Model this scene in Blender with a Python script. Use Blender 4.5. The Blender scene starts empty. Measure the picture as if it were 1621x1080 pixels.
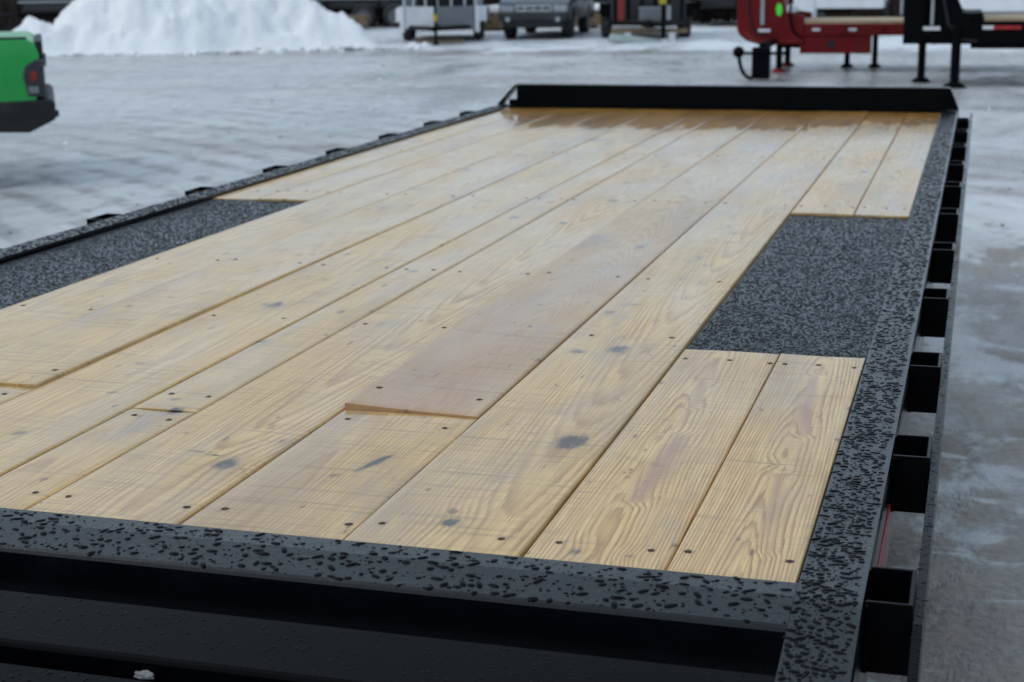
import bpy, bmesh, math, random
import numpy as np
from mathutils import Vector, Matrix, noise as mnoise
R = math.radians
random.seed(7)
rng = np.random.default_rng(7)
scene = bpy.context.scene
col = scene.collection

# ------------------------------------------------------------------ camera
cam_d = bpy.data.cameras.new('camera')
cam_d.sensor_fit = 'HORIZONTAL'
cam_d.sensor_width = 36.0
cam_d.lens = 2501.77 / 1621.0 * 36.0
cam_d.clip_start = 0.05
cam_d.clip_end = 2000.0
cam = bpy.data.objects.new('camera', cam_d)
col.objects.link(cam)
PITCH, YAW, ROLL = R(13.2757), R(16.4661), R(-0.7091)
F = Vector((-math.sin(YAW) * math.cos(PITCH), math.cos(YAW) * math.cos(PITCH), -math.sin(PITCH)))
Rt = Vector((math.cos(YAW), math.sin(YAW), 0))
Up = Rt.cross(F)
Rr = math.cos(ROLL) * Rt + math.sin(ROLL) * Up
Ur = -math.sin(ROLL) * Rt + math.cos(ROLL) * Up
mw = Matrix((Rr, Ur, -F)).transposed().to_4x4()
mw.translation = Vector((1.295, 0.0, 1.615))
cam.matrix_world = mw
cam_d.dof.use_dof = True
cam_d.dof.focus_distance = 2.35
cam_d.dof.aperture_fstop = 8.0
scene.camera = cam

# ------------------------------------------------------------------ world, sun, exposure
SUN_EL, SUN_AZ = R(48), R(-120)
world = bpy.data.worlds.new('World')
scene.world = world
world.use_nodes = True
wn, wl = world.node_tree.nodes, world.node_tree.links
wn.clear()
w_out = wn.new('ShaderNodeOutputWorld')
w_bg = wn.new('ShaderNodeBackground')
w_bg.inputs['Strength'].default_value = 0.12
w_sky = wn.new('ShaderNodeTexSky')
w_sky.sky_type = 'NISHITA'
w_sky.sun_disc = False
w_sky.sun_elevation = SUN_EL
w_sky.sun_rotation = SUN_AZ
w_sky.air_density = 1.4
w_sky.dust_density = 6.0
w_hsv = wn.new('ShaderNodeHueSaturation')
w_hsv.inputs['Saturation'].default_value = 0.35
w_mix = wn.new('ShaderNodeMix')
w_mix.data_type = 'RGBA'
w_mix.inputs[0].default_value = 0.75          # the cloud deck hides most of the blue
w_mix.inputs[7].default_value = (5.45, 6.95, 8.5, 1)
wl.new(w_sky.outputs[0], w_hsv.inputs['Color'])
wl.new(w_hsv.outputs[0], w_mix.inputs[6])
wl.new(w_mix.outputs[2], w_bg.inputs['Color'])
wl.new(w_bg.outputs[0], w_out.inputs['Surface'])

sun_d = bpy.data.lights.new('sun', 'SUN')
sun_d.energy = 0.6
sun_d.angle = R(25)
sun_d.color = (1.0, 0.97, 0.92)
sun = bpy.data.objects.new('sun', sun_d)
col.objects.link(sun)
sdir = Vector((math.sin(SUN_AZ) * math.cos(SUN_EL), math.cos(SUN_AZ) * math.cos(SUN_EL), math.sin(SUN_EL)))
sun.rotation_euler = sdir.to_track_quat('Z', 'Y').to_euler()
scene.view_settings.view_transform = 'Standard'
scene.view_settings.look = 'None'
scene.view_settings.exposure = 0.0
scene.view_settings.gamma = 1.0
scene.render.engine = 'CYCLES'
scene.cycles.max_bounces = 8
scene.cycles.use_denoising = True

# ------------------------------------------------------------------ node helpers and materials
class NT:
    def __init__(s, name):
        s.m = bpy.data.materials.new(name)
        s.m.use_nodes = True
        s.t = s.m.node_tree
        s.n, s.l = s.t.nodes, s.t.links
        s.b = s.n['Principled BSDF']
    def new(s, kind, **kw):
        n = s.n.new(kind)
        for k, v in kw.items():
            setattr(n, k, v)
        return n
    def link(s, a, b):
        s.l.new(a, b)
    def put(s, sock, v):
        if isinstance(v, (int, float, tuple, list)):
            sock.default_value = v
        else:
            s.l.new(v, sock)
    def math(s, op, a, b=0.0, c=0.0, clamp=False):
        n = s.new('ShaderNodeMath', operation=op, use_clamp=clamp)
        s.put(n.inputs[0], a); s.put(n.inputs[1], b); s.put(n.inputs[2], c)
        return n.outputs[0]
    def mix(s, f, a, b, blend='MIX'):
        n = s.new('ShaderNodeMix', data_type='RGBA', blend_type=blend)
        s.put(n.inputs[0], f); s.put(n.inputs[6], a); s.put(n.inputs[7], b)
        return n.outputs[2]
    def coord(s, kind='Object'):
        return s.new('ShaderNodeTexCoord').outputs[kind]
    def mapping(s, vec, scale=(1, 1, 1), loc=(0, 0, 0), rot=(0, 0, 0)):
        n = s.new('ShaderNodeMapping')
        s.put(n.inputs['Vector'], vec)
        n.inputs['Scale'].default_value = scale
        n.inputs['Location'].default_value = loc
        n.inputs['Rotation'].default_value = rot
        return n.outputs[0]
    def noise(s, vec, scale, detail=4.0, rough=0.55, dist=0.0):
        n = s.new('ShaderNodeTexNoise')
        s.put(n.inputs['Vector'], vec)
        n.inputs['Scale'].default_value = scale
        n.inputs['Detail'].default_value = detail
        n.inputs['Roughness'].default_value = rough
        n.inputs['Distortion'].default_value = dist
        return n.outputs['Fac']
    def ramp(s, f, a, b, lo=0.0, hi=1.0):
        n = s.new('ShaderNodeMapRange', interpolation_type='SMOOTHSTEP')
        s.put(n.inputs['Value'], f)
        n.inputs['From Min'].default_value = a; n.inputs['From Max'].default_value = b
        n.inputs['To Min'].default_value = lo; n.inputs['To Max'].default_value = hi
        return n.outputs[0]
    def attr(s, name):
        return s.new('ShaderNodeAttribute', attribute_name=name)
    def bump(s, h, strength=0.3, dist=0.01, normal=None):
        n = s.new('ShaderNodeBump')
        s.put(n.inputs['Height'], h)
        n.inputs['Strength'].default_value = strength
        n.inputs['Distance'].default_value = dist
        if normal is not None:
            s.link(normal, n.inputs['Normal'])
        return n.outputs[0]
    def set(s, **kw):
        for k, v in kw.items():
            s.put(s.b.inputs[k.replace('_', ' ')], v)
        return s.m

def c4(c):
    return (c[0], c[1], c[2], 1.0)

def simple(name, c, rough=0.5, metal=0.0, var=0.25, scale=6.0, spec=0.5, dirt=None, dirt_amt=0.4):
    """paint-like surface with mottling and optional dirt"""
    t = NT(name)
    v = t.coord()
    n = t.noise(v, scale, 5, 0.6)
    k = t.ramp(n, 0.3, 0.7)
    dark = tuple(x * (1 - var) for x in c)
    base = t.mix(k, c4(dark), c4(c))
    if dirt:
        n2 = t.noise(v, scale * 0.6, 6, 0.65)
        base = t.mix(t.ramp(n2, 0.45, 0.7, 0, dirt_amt), base, c4(dirt))
    r = t.ramp(n, 0.2, 0.8, max(0.02, rough - 0.08), min(1, rough + 0.1))
    return t.set(Base_Color=base, Roughness=r, Metallic=metal, Specular_IOR_Level=spec)

# wet new pine: the ring field and the stains are attributes of each plank
def wood_material():
    t = NT('wet_pine')
    # every plank reads its own stretch of the noise
    oi = t.new('ShaderNodeObjectInfo')
    cx = t.new('ShaderNodeCombineXYZ')
    t.link(t.math('MULTIPLY', oi.outputs['Random'], 31.7), cx.inputs[0])
    t.link(t.math('MULTIPLY', oi.outputs['Random'], 83.1), cx.inputs[1])
    va = t.new('ShaderNodeVectorMath', operation='ADD')
    t.link(t.coord(), va.inputs[0]); t.link(cx.outputs[0], va.inputs[1])
    v = va.outputs[0]
    ring = t.attr('ring').outputs['Fac']
    tint = t.attr('tint').outputs['Color']
    stain = t.attr('stain').outputs['Color']
    ss = t.new('ShaderNodeSeparateColor'); t.link(stain, ss.inputs[0])
    ts = t.new('ShaderNodeSeparateColor'); t.link(tint, ts.inputs[0])
    fib = t.ramp(t.noise(t.mapping(v, (330, 8, 40)), 1.0, 4, 0.65), 0.25, 0.75)
    fib2 = t.noise(t.mapping(v, (60, 2.2, 10)), 1.0, 4, 0.6)
    ph = t.math('FRACT', t.math('ADD', ring, t.math('ADD', t.math('MULTIPLY', fib2, 0.7), t.math('MULTIPLY', fib, 0.22))))
    # early wood fades slowly into a darker late wood line
    late = t.math('MULTIPLY', t.ramp(ph, 0.35, 0.86), t.ramp(ph, 1.0, 0.90))
    late = t.math('MULTIPLY', late, t.ramp(fib2, 0.28, 0.62, 0.25, 1.0))
    pale = t.mix(fib, (0.47, 0.285, 0.095, 1), (0.74, 0.50, 0.205, 1))
    lt = (0.30, 0.135, 0.032, 1)
    base = t.mix(t.math('MULTIPLY', late, ts.outputs[2]), pale, lt)
    # pinkish heartwood
    base = t.mix(ts.outputs[0], base, (0.40, 0.215, 0.125, 1), 'MIX')
    # board-to-board value
    val = t.new('ShaderNodeHueSaturation')
    t.link(base, val.inputs['Color']); t.link(t.math('ADD', ts.outputs[1], 0.5), val.inputs['Value'])
    base = val.outputs[0]
    # large mottling, damp blue-grey film
    big = t.noise(t.mapping(v, (5.0, 1.3, 3)), 1.0, 5, 0.6)
    base = t.mix(t.ramp(big, 0.45, 0.72, 0.0, 0.58), base, (0.33, 0.235, 0.17, 1))
    big2 = t.noise(t.mapping(v, (9.0, 2.1, 3), (3.7, 9.1, 0)), 1.0, 5, 0.6)
    base = t.mix(t.ramp(big2, 0.55, 0.75, 0.0, 0.5), base, (0.25, 0.205, 0.205, 1))
    # saw marks across the board
    saw = t.noise(t.mapping(v, (3.0, 105, 4)), 1.0, 3, 0.55)
    sawm = t.noise(t.mapping(v, (6.0, 5.0, 4), (8, 2, 0)), 1.0, 3, 0.5)
    sawk = t.math('MULTIPLY', t.ramp(saw, 0.53, 0.70), t.ramp(sawm, 0.38, 0.58, 0.15, 0.9))
    base = t.mix(t.math('MULTIPLY', sawk, 0.55), base, (0.23, 0.15, 0.085, 1))
    saw2 = t.noise(t.mapping(v, (7.0, 300, 4), (2, 2, 0)), 1.0, 2, 0.5)
    sawk2 = t.math('MULTIPLY', t.ramp(saw2, 0.55, 0.66), t.ramp(sawm, 0.36, 0.55, 0.1, 0.8))
    base = t.mix(t.math('MULTIPLY', sawk2, 0.5), base, (0.24, 0.15, 0.075, 1))
    # stains: R blue-grey, G brown-black, B resin
    sn = t.noise(t.mapping(v, (90, 30, 20)), 1.0, 4, 0.6)
    def edge(s_, lo=0.25, hi=0.75):
        return t.ramp(t.math('ADD', s_, t.math('MULTIPLY', t.math('SUBTRACT', sn, 0.5), 0.55)), lo, hi)
    sb = t.noise(t.mapping(v, (38, 16, 20), (3, 3, 0)), 1.0, 5, 0.65)
    rag = t.math('ADD', ss.outputs[0], t.math('MULTIPLY', t.math('SUBTRACT', sb, 0.5), 1.1))
    crisp = t.math('MULTIPLY', t.ramp(rag, 0.38, 0.80), t.ramp(ss.outputs[0], 0.05, 0.3))
    crisp = t.math('ADD', t.math('MULTIPLY', crisp, t.ramp(sn, 0.3, 0.65, 0.55, 0.95)), t.math('MULTIPLY', ss.outputs[0], 0.30), clamp=True)
    base = t.mix(crisp, base, t.mix(sb, (0.040, 0.025, 0.018, 1), (0.105, 0.072, 0.058, 1)))
    # pitch flecks and bark specks
    fl = t.noise(t.mapping(v, (34, 15, 9), (5, 1, 0)), 1.0, 3, 0.55)
    base = t.mix(t.ramp(fl, 0.665, 0.73, 0.0, 0.7), base, (0.10, 0.055, 0.03, 1))
    base = t.mix(t.math('MULTIPLY', edge(ss.outputs[1]), 0.85), base, (0.055, 0.035, 0.025, 1))
    base = t.mix(t.math('MULTIPLY', edge(ss.outputs[2]), 0.7), base, (0.42, 0.22, 0.045, 1))
    wet = t.noise(t.mapping(v, (7, 1.8, 4), (1, 5, 0)), 1.0, 5, 0.6)
    rough = t.ramp(wet, 0.3, 0.7, 0.26, 0.42)
    # soaked far plank ends, the bulkhead's dark reflection painted into their colour
    sk = t.attr('soak_reflection').outputs['Fac']
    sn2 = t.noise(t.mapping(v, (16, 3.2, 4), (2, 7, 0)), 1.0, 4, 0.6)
    soak_reflection = t.ramp(t.math('ADD', sk, t.math('MULTIPLY', t.math('SUBTRACT', sn2, 0.5), 1.5)), 0.30, 0.52)
    base = t.mix(t.math('MULTIPLY', soak_reflection, 0.92), base, t.mix(fib2, (0.25, 0.112, 0.016, 1), (0.42, 0.205, 0.036, 1)))
    film = t.ramp(wet, 0.30, 0.70, 0.88, 0.58)
    h = t.math('ADD', t.math('MULTIPLY', late, -0.35), t.math('ADD', t.math('MULTIPLY', fib, 0.5), t.math('MULTIPLY', saw, 0.9)))
    return t.set(Base_Color=base, Roughness=rough, Specular_IOR_Level=0.12, Coat_Weight=film,
                 Coat_Roughness=t.math('MULTIPLY', t.ramp(fib2, 0.3, 0.7, 0.09, 0.20), t.ramp(soak_reflection, 0, 1, 1.0, 0.35)), Coat_IOR=1.35, Normal=t.bump(h, 0.35, 0.0012))
M = {}
M['wood'] = wood_material()

def black_paint(name, rough=0.22, bumpy=0.0, base=(0.0011, 0.0013, 0.0018), spec=0.055, fs=230):
    t = NT(name)
    v = t.coord()
    n = t.noise(v, 9, 5, 0.6)
    fine = t.noise(v, fs, 3, 0.6)
    k = t.ramp(n, 0.3, 0.75, rough - 0.05, rough + 0.12)
    col_ = t.mix(n, c4(base), c4(tuple(x * 2.0 for x in base)))
    kw = dict(Base_Color=col_, Roughness=k, Specular_IOR_Level=spec)
    if bumpy:
        kw['Normal'] = t.bump(t.math('ADD', fine, t.math('MULTIPLY', t.noise(v, 90, 3, 0.6), 1.2)), bumpy, 0.003)
    return t.set(**kw)
M['black'] = black_paint('black_gloss_paint', 0.17, 0.04)
M['wet_black'] = black_paint('wet_black_paint', 0.15, 0.22, (0.0010, 0.0018, 0.0030), 0.36, 520)
M['pad'] = black_paint('black_wheel_pad', 0.16, 0.4, (0.003, 0.006, 0.010), 0.33, 380)
M['black_far'] = black_paint('black_chassis_paint', 0.45)
M['rubber'] = simple('rubber', (0.018, 0.018, 0.02), 0.75, var=0.3, scale=12, dirt=(0.10, 0.095, 0.09), dirt_amt=0.35)
t = NT('water'); M['water'] = t.set(Base_Color=(0.0035, 0.004, 0.005, 1), Roughness=0.06, IOR=1.333, Specular_IOR_Level=0.10)
M['screw'] = simple('rusty_screw', (0.045, 0.026, 0.016), 0.55, 0.3, 0.4, 300)
M['screw_hole'] = simple('screw_recess', (0.008, 0.006, 0.005), 0.7, 0, 0.3, 200)
M['red_tape'] = simple('red_reflector', (0.42, 0.016, 0.014), 0.3, 0, 0.2, 20)
M['white_tape'] = simple('white_reflector', (0.7, 0.7, 0.72), 0.3, 0, 0.15, 20)
M['amber'] = simple('amber_lens', (0.75, 0.22, 0.03), 0.15, 0, 0.1, 20)

def snow_material():
    t = NT('snow')
    v = t.coord()
    n = t.noise(v, 1.1, 7, 0.62)
    n2 = t.noise(v, 9.0, 6, 0.65)
    base = t.mix(t.ramp(n, 0.35, 0.7), (0.80, 0.82, 0.84, 1), (0.90, 0.91, 0.92, 1))
    base = t.mix(t.ramp(n2, 0.60, 0.80, 0, 0.4), base, (0.58, 0.58, 0.56, 1))
    h = t.math('ADD', n2, t.math('MULTIPLY', t.noise(v, 40, 4, 0.6), 0.4))
    return t.set(Base_Color=base, Roughness=0.75, Specular_IOR_Level=0.3, Normal=t.bump(h, 0.6, 0.10))
M['snow'] = snow_material()
M['dirty_snow'] = simple('dirty_snow', (0.30, 0.30, 0.31), 0.7, 0, 0.5, 90, 0.3, (0.10, 0.09, 0.08), 0.6)

def ground_material():
    t = NT('icy_lot')
    v = t.coord()
    sx = t.new('ShaderNodeSeparateXYZ'); t.link(v, sx.inputs[0])
    X, Y = sx.outputs[0], sx.outputs[1]
    a = t.noise(t.mapping(v, (0.16, 0.22, 1), (2, 1, 0)), 1.0, 7, 0.62, 0.3)
    b = t.noise(t.mapping(v, (0.75, 0.30, 1), (7, 3, 0), (0, 0, R(18))), 1.0, 8, 0.66, 0.5)
    c = t.noise(t.mapping(v, (1.0, 0.55, 1)), 4.2, 8, 0.70, 0.4)
    # frozen lot: blue-grey ice, brown packed dirt, white snow scraps
    ice = t.mix(t.ramp(b, 0.34, 0.66), (0.31, 0.325, 0.335, 1), (0.52, 0.535, 0.545, 1))
    ice = t.mix(t.ramp(c, 0.5, 0.70, 0, 0.55), ice, (0.19, 0.185, 0.18, 1))
    # bare wet ground beside the parked flatbed
    px = t.ramp(Y, 15.0, 5.5)
    bare = t.math('MULTIPLY', px, t.ramp(X, 0.2, 1.2))
    dd = t.noise(t.mapping(v, (1.0, 0.8, 1), (6, 6, 0)), 1.25, 7, 0.62, 0.6)
    mudm = t.math('ADD', t.math('ADD', t.math('MULTIPLY', a, 0.55), t.math('MULTIPLY', dd, 0.45)), t.math('MULTIPLY', bare, 0.27))
    mudm = t.math('ADD', mudm, t.math('MULTIPLY', bare, t.math('MULTIPLY', t.math('SUBTRACT', dd, 0.5), 0.9)))
    mudm = t.math('ADD', mudm, t.math('MULTIPLY', t.math('SUBTRACT', c, 0.5), 0.75))
    g2 = t.noise(v, 34, 5, 0.65)
    mud = t.mix(t.ramp(t.math('ADD', t.math('MULTIPLY', c, 0.6), t.math('MULTIPLY', g2, 0.4)), 0.38, 0.62), (0.050, 0.036, 0.026, 1), (0.225, 0.180, 0.145, 1))
    base = t.mix(t.ramp(mudm, 0.60, 0.76, 0, 0.93), ice, mud)
    # brownish driven lanes
    lane = t.noise(t.mapping(v, (0.05, 0.33, 1), (1.3, 4.4, 0), (0, 0, R(-9))), 1.0, 5, 0.6, 0.6)
    base = t.mix(t.ramp(lane, 0.50, 0.66, 0, 0.70), base, (0.225, 0.19, 0.17, 1))
    # snow scraps, and untouched snow under and behind the parked machines
    far = t.ramp(Y, 29.0, 34.0, 0, 0.30)
    sm = t.math('ADD', t.math('ADD', t.math('MULTIPLY', b, 0.62), t.math('MULTIPLY', c, 0.38)), far)
    scr = t.noise(t.mapping(v, (2.2, 7.5, 1), (4, 8, 0), (0, 0, R(-20))), 1.0, 6, 0.62, 0.8)
    base = t.mix(t.math('MULTIPLY', t.ramp(scr, 0.58, 0.70, 0, 0.75), t.ramp(bare, 0, 1, 0.25, 1)), base, (0.55, 0.575, 0.60, 1))
    base = t.mix(t.ramp(sm, 0.59, 0.68, 0, 0.85), base, (0.70, 0.73, 0.77, 1))
    wet = t.math('ADD', t.ramp(b, 0.38, 0.62, 0.16, 0.48), t.ramp(c, 0.4, 0.65, 0.0, 0.22))
    # curved tyre tracks pressed into the ice
    tr = t.new('ShaderNodeTexWave', wave_type='RINGS', rings_direction='Z')
    t.link(t.mapping(v, (1, 1, 1), (26, 14, 0)), tr.inputs['Vector'])
    tr.inputs['Scale'].default_value = 0.62; tr.inputs['Distortion'].default_value = 2.2
    tr.inputs['Detail'].default_value = 4.0; tr.inputs['Detail Scale'].default_value = 0.35; tr.inputs['Detail Roughness'].default_value = 0.65
    tm = t.noise(t.mapping(v, (0.12, 0.12, 1), (9, 2, 0)), 1.0, 3, 0.5)
    trk = t.math('MULTIPLY', t.ramp(tr.outputs['Fac'], 0.55, 0.9), t.ramp(tm, 0.42, 0.6))
    trk = t.math('MULTIPLY', trk, t.ramp(c, 0.35, 0.6))
    base = t.mix(t.math('MULTIPLY', trk, 0.7), base, (0.20, 0.195, 0.19, 1))
    h = t.math('ADD', t.math('MULTIPLY', c, 1.0), t.math('MULTIPLY', t.noise(v, 26, 4, 0.55), 0.16))
    rut = t.noise(t.mapping(v, (3.2, 0.5, 1), (0, 0, 0), (0, 0, R(24))), 1.0, 6, 0.65, 0.4)
    h = t.math('SUBTRACT', t.math('ADD', h, t.math('MULTIPLY', rut, 0.5)), t.math('MULTIPLY', trk, 0.5))
    return t.set(Base_Color=base, Roughness=wet, Specular_IOR_Level=0.42, Normal=t.bump(h, 0.45, 0.022))
M['ground'] = ground_material()
M['bank'] = simple('brown_bank', (0.050, 0.038, 0.032), 0.95, 0, 0.5, 0.8, 0.1, (0.14, 0.11, 0.075), 0.7)
M['twig'] = simple('bare_twig', (0.075, 0.058, 0.05), 0.9, 0, 0.4, 4, 0.1)
M['green'] = simple('green_car_paint', (0.016, 0.36, 0.065), 0.28, 0, 0.12, 2, 0.5, (0.10, 0.17, 0.10), 0.15)
M['grey_paint'] = simple('silver_grey_car_paint', (0.10, 0.12, 0.145), 0.32, 0.2, 0.2, 3, 0.5, (0.12, 0.12, 0.12), 0.4)
M['dark_paint'] = simple('dark_blue_grey_paint', (0.014, 0.016, 0.021), 0.4, 0, 0.3, 3, 0.5, (0.06, 0.06, 0.06), 0.4)
M['trim'] = simple('dark_plastic_trim', (0.014, 0.015, 0.018), 0.55, 0, 0.3, 10, 0.3, (0.05, 0.05, 0.05), 0.4)
M['glass'] = simple('dark_window_glass', (0.02, 0.023, 0.028), 0.08, 0, 0.2, 2, 0.6)
M['chrome'] = simple('chrome', (0.55, 0.58, 0.60), 0.2, 0.9, 0.15, 6)
M['lamp_clear'] = simple('clear_lamp', (0.42, 0.44, 0.46), 0.15, 0.2, 0.2, 20)
M['lamp_red'] = simple('red_lamp', (0.24, 0.022, 0.018), 0.2, 0, 0.2, 20)
M['lamp_smoke'] = simple('smoked_lamp', (0.035, 0.035, 0.042), 0.2, 0, 0.2, 20)
M['rim'] = simple('steel_rim', (0.20, 0.205, 0.215), 0.45, 0.5, 0.3, 10, 0.5, (0.08, 0.07, 0.06), 0.4)
M['alu'] = simple('brushed_aluminium', (0.60, 0.63, 0.66), 0.42, 0.35, 0.2, 3, 0.5, (0.25, 0.25, 0.25), 0.3)
M['alu_dark'] = simple('weathered_shaded_aluminium', (0.20, 0.215, 0.23), 0.5, 0.3, 0.2, 3)  # also holds the painted shade of the stock trailer's right nose side
M['white'] = simple('white_enamel', (0.74, 0.76, 0.78), 0.4, 0, 0.1, 2, 0.5, (0.5, 0.5, 0.5), 0.3)
M['red'] = simple('red_trailer_paint', (0.155, 0.004, 0.006), 0.4, 0, 0.25, 2, 0.18, (0.12, 0.02, 0.02), 0.4)
M['yellow'] = simple('yellow_paint', (0.45, 0.33, 0.03), 0.5, 0, 0.2, 10)
M['neon'] = simple('fluorescent_green_tag', (0.10, 0.85, 0.06), 0.5, 0, 0.1, 10)
M['deck_far'] = simple('weathered_deck_board', (0.42, 0.30, 0.17), 0.6, 0, 0.35, 5)
M['timber'] = simple('rough_timber', (0.22, 0.16, 0.10), 0.85, 0, 0.45, 6)
M['pale_sheet'] = simple('pale_green_sheet', (0.36, 0.44, 0.43), 0.5, 0, 0.25, 5)
M['pipe'] = simple('galvanised_pipe', (0.40, 0.42, 0.44), 0.4, 0.5, 0.2, 10)

# ------------------------------------------------------------------ mesh helpers
class MB:
    """collects shapes, links them as ONE mesh object"""
    def __init__(s):
        s.v, s.f = [], []
    def add(s, vs, fs):
        o = len(s.v)
        s.v += [tuple(map(float, p)) for p in vs]
        s.f += [tuple(i + o for i in f) for f in fs]
        return s
    def box(s, x0, x1, y0, y1, z0, z1):
        vs = [(x, y, z) for x in (x0, x1) for y in (y0, y1) for z in (z0, z1)]
        return s.add(vs, [(0, 1, 3, 2), (4, 6, 7, 5), (0, 4, 5, 1), (2, 3, 7, 6), (0, 2, 6, 4), (1, 5, 7, 3)])
    def prism(s, poly, a0, a1, axis='x'):
        """poly in the two other axes, extruded along axis"""
        n = len(poly)
        def P(a, p):
            return {'x': (a, p[0], p[1]), 'y': (p[0], a, p[1]), 'z': (p[0], p[1], a)}[axis]
        vs = [P(a0, p) for p in poly] + [P(a1, p) for p in poly]
        fs = [tuple(range(n - 1, -1, -1)), tuple(range(n, 2 * n))] + [(i, (i + 1) % n, (i + 1) % n + n, i + n) for i in range(n)]
        return s.add(vs, fs)
    def cyl(s, p, q, r, r2=None, n=12):
        p, q = Vector(p), Vector(q); r2 = r if r2 is None else r2
        d = (q - p).normalized()
        u = d.orthogonal().normalized(); w = d.cross(u)
        vs = []
        for c, rr in ((p, r), (q, r2)):
            vs += [tuple(c + rr * (math.cos(2 * math.pi * i / n) * u + math.sin(2 * math.pi * i / n) * w)) for i in range(n)]
        fs = [tuple(range(n - 1, -1, -1)), tuple(range(n, 2 * n))] + [(i, (i + 1) % n, (i + 1) % n + n, i + n) for i in range(n)]
        return s.add(vs, fs)
    def tube(s, pts, r, n=8):
        for a, b in zip(pts[:-1], pts[1:]):
            s.cyl(a, b, r, r, n)
        return s
    def lathe(s, prof, c, axis='x', n=24):
        """prof: (radius, offset along the axis)"""
        m = len(prof); vs = []; fs = []
        for i in range(n):
            a = 2 * math.pi * i / n
            for r_, o_ in prof:
                k, l = r_ * math.cos(a), r_ * math.sin(a)
                vs.append({'x': (c[0] + o_, c[1] + k, c[2] + l), 'y': (c[0] + k, c[1] + o_, c[2] + l), 'z': (c[0] + k, c[1] + l, c[2] + o_)}[axis])
        for i in range(n):
            for j in range(m - 1):
                a, b = i * m + j, ((i + 1) % n) * m + j
                fs.append((a, b, b + 1, a + 1))
        return s.add(vs, fs)
    def build(s, name, mat, parent=None, bevel=0.0, segs=2, smooth=False):
        me = bpy.data.meshes.new(name)
        me.from_pydata(s.v, [], s.f)
        bm = bmesh.new(); bm.from_mesh(me)
        bmesh.ops.recalc_face_normals(bm, faces=bm.faces)
        bm.to_mesh(me); bm.free()
        o = bpy.data.objects.new(name, me)
        col.objects.link(o)
        me.materials.append(mat)
        if parent is not None:
            o.parent = parent
        if bevel:
            md = o.modifiers.new('bevel', 'BEVEL'); md.width = bevel; md.segments = segs
            md.limit_method = 'ANGLE'; md.angle_limit = R(35)
        if smooth:
            me.polygons.foreach_set('use_smooth', [True] * len(me.polygons))
        return o

def B(*a):
    return MB().box(*a)

def tag(o, label, cat, group=None, kind=None):
    o['label'] = label; o['category'] = cat
    if group: o['group'] = group
    if kind: o['kind'] = kind
    return o

def empty(name, loc=(0, 0, 0), rz=0.0):
    o = bpy.data.objects.new(name, None)
    col.objects.link(o)
    o.location = loc; o.rotation_euler = (0, 0, rz)
    o.empty_display_size = 0.2
    return o

def mesh_np(name, verts, faces, mat, parent=None, smooth=True):
    me = bpy.data.meshes.new(name)
    verts = np.asarray(verts, np.float32); faces = np.asarray(faces, np.int32)
    k = faces.shape[1]
    me.vertices.add(len(verts)); me.vertices.foreach_set('co', verts.ravel())
    me.loops.add(faces.size); me.loops.foreach_set('vertex_index', faces.ravel())
    me.polygons.add(len(faces))
    me.polygons.foreach_set('loop_start', np.arange(0, faces.size, k, dtype=np.int32))
    me.polygons.foreach_set('loop_total', np.full(len(faces), k, np.int32))
    me.polygons.foreach_set('use_smooth', np.full(len(faces), smooth))
    me.update(calc_edges=True); me.validate()
    me.materials.append(mat)
    o = bpy.data.objects.new(name, me); col.objects.link(o)
    if parent is not None: o.parent = parent
    return o

# lattice value noise for mesh fields
_perm = rng.random((256, 256))
def vnoise(x, y, seed=0):
    x = np.asarray(x, float) + seed * 17.13; y = np.asarray(y, float) + seed * 5.71
    xi = np.floor(x).astype(int); yi = np.floor(y).astype(int)
    fx = x - xi; fy = y - yi
    fx = fx * fx * fx * (fx * (fx * 6 - 15) + 10); fy = fy * fy * fy * (fy * (fy * 6 - 15) + 10)
    g = lambda i, j: _perm[i % 256, j % 256]
    return (g(xi, yi) * (1 - fx) + g(xi + 1, yi) * fx) * (1 - fy) + (g(xi, yi + 1) * (1 - fx) + g(xi + 1, yi + 1) * fx) * fy
def fbm(x, y, seed=0, oct=4):
    s, a, t = 0, 1.0, 0
    for k in range(oct):
        s = s + a * vnoise(x * 2 ** k, y * 2 ** k, seed + k * 3); t += a; a *= 0.5
    return s / t

# ------------------------------------------------------------------ setting
def make_ground():
    n = 90
    def axis(lo, hi, c):
        t = np.linspace(-1, 1, n)
        return c + np.sign(t) * np.abs(t) ** 2.4 * (hi - lo) / 2
    xs = axis(-400, 400, -2); ys = axis(-400, 400, 10)
    X, Y = np.meshgrid(xs, ys)
    Z = (fbm(X * 0.25, Y * 0.25, 3, 3) - 0.5) * 0.05
    V = np.stack([X.ravel(), Y.ravel(), Z.ravel()], 1)
    i = np.arange((n - 1) * n).reshape(n - 1, n)[:, :-1].ravel()
    Fc = np.stack([i, i + 1, i + 1 + n, i + n], 1)
    o = mesh_np('ground', V, Fc, M['ground'])
    o['kind'] = 'structure'
make_ground()

def make_bank():
    """brown brushy bank that closes the lot"""
    n, m = 160, 14
    V = []
    for i in range(n):
        a = R(-75 + 130 * i / (n - 1))
        for j in range(m):
            r = 50.5 + j * 2.2 + 3 * (fbm(np.array(i * 0.1), np.array(0.0), 9) - 0.5)
            s = j / (m - 1)
            h = 3.2 * min(1.0, s * 2.2) ** 0.8 + 0.9 * (fbm(np.array(i * 0.35), np.array(j * 0.4), 5) - 0.5)
            V.append((1.3 + r * math.sin(a), r * math.cos(a), -0.15 if j == 0 else h))
    Fc = [(i * m + j, (i + 1) * m + j, (i + 1) * m + j + 1, i * m + j + 1) for i in range(n - 1) for j in range(m - 1)]
    o = mesh_np('hillside', V, Fc, M['bank'])
    o['kind'] = 'structure'
make_bank()

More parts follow.
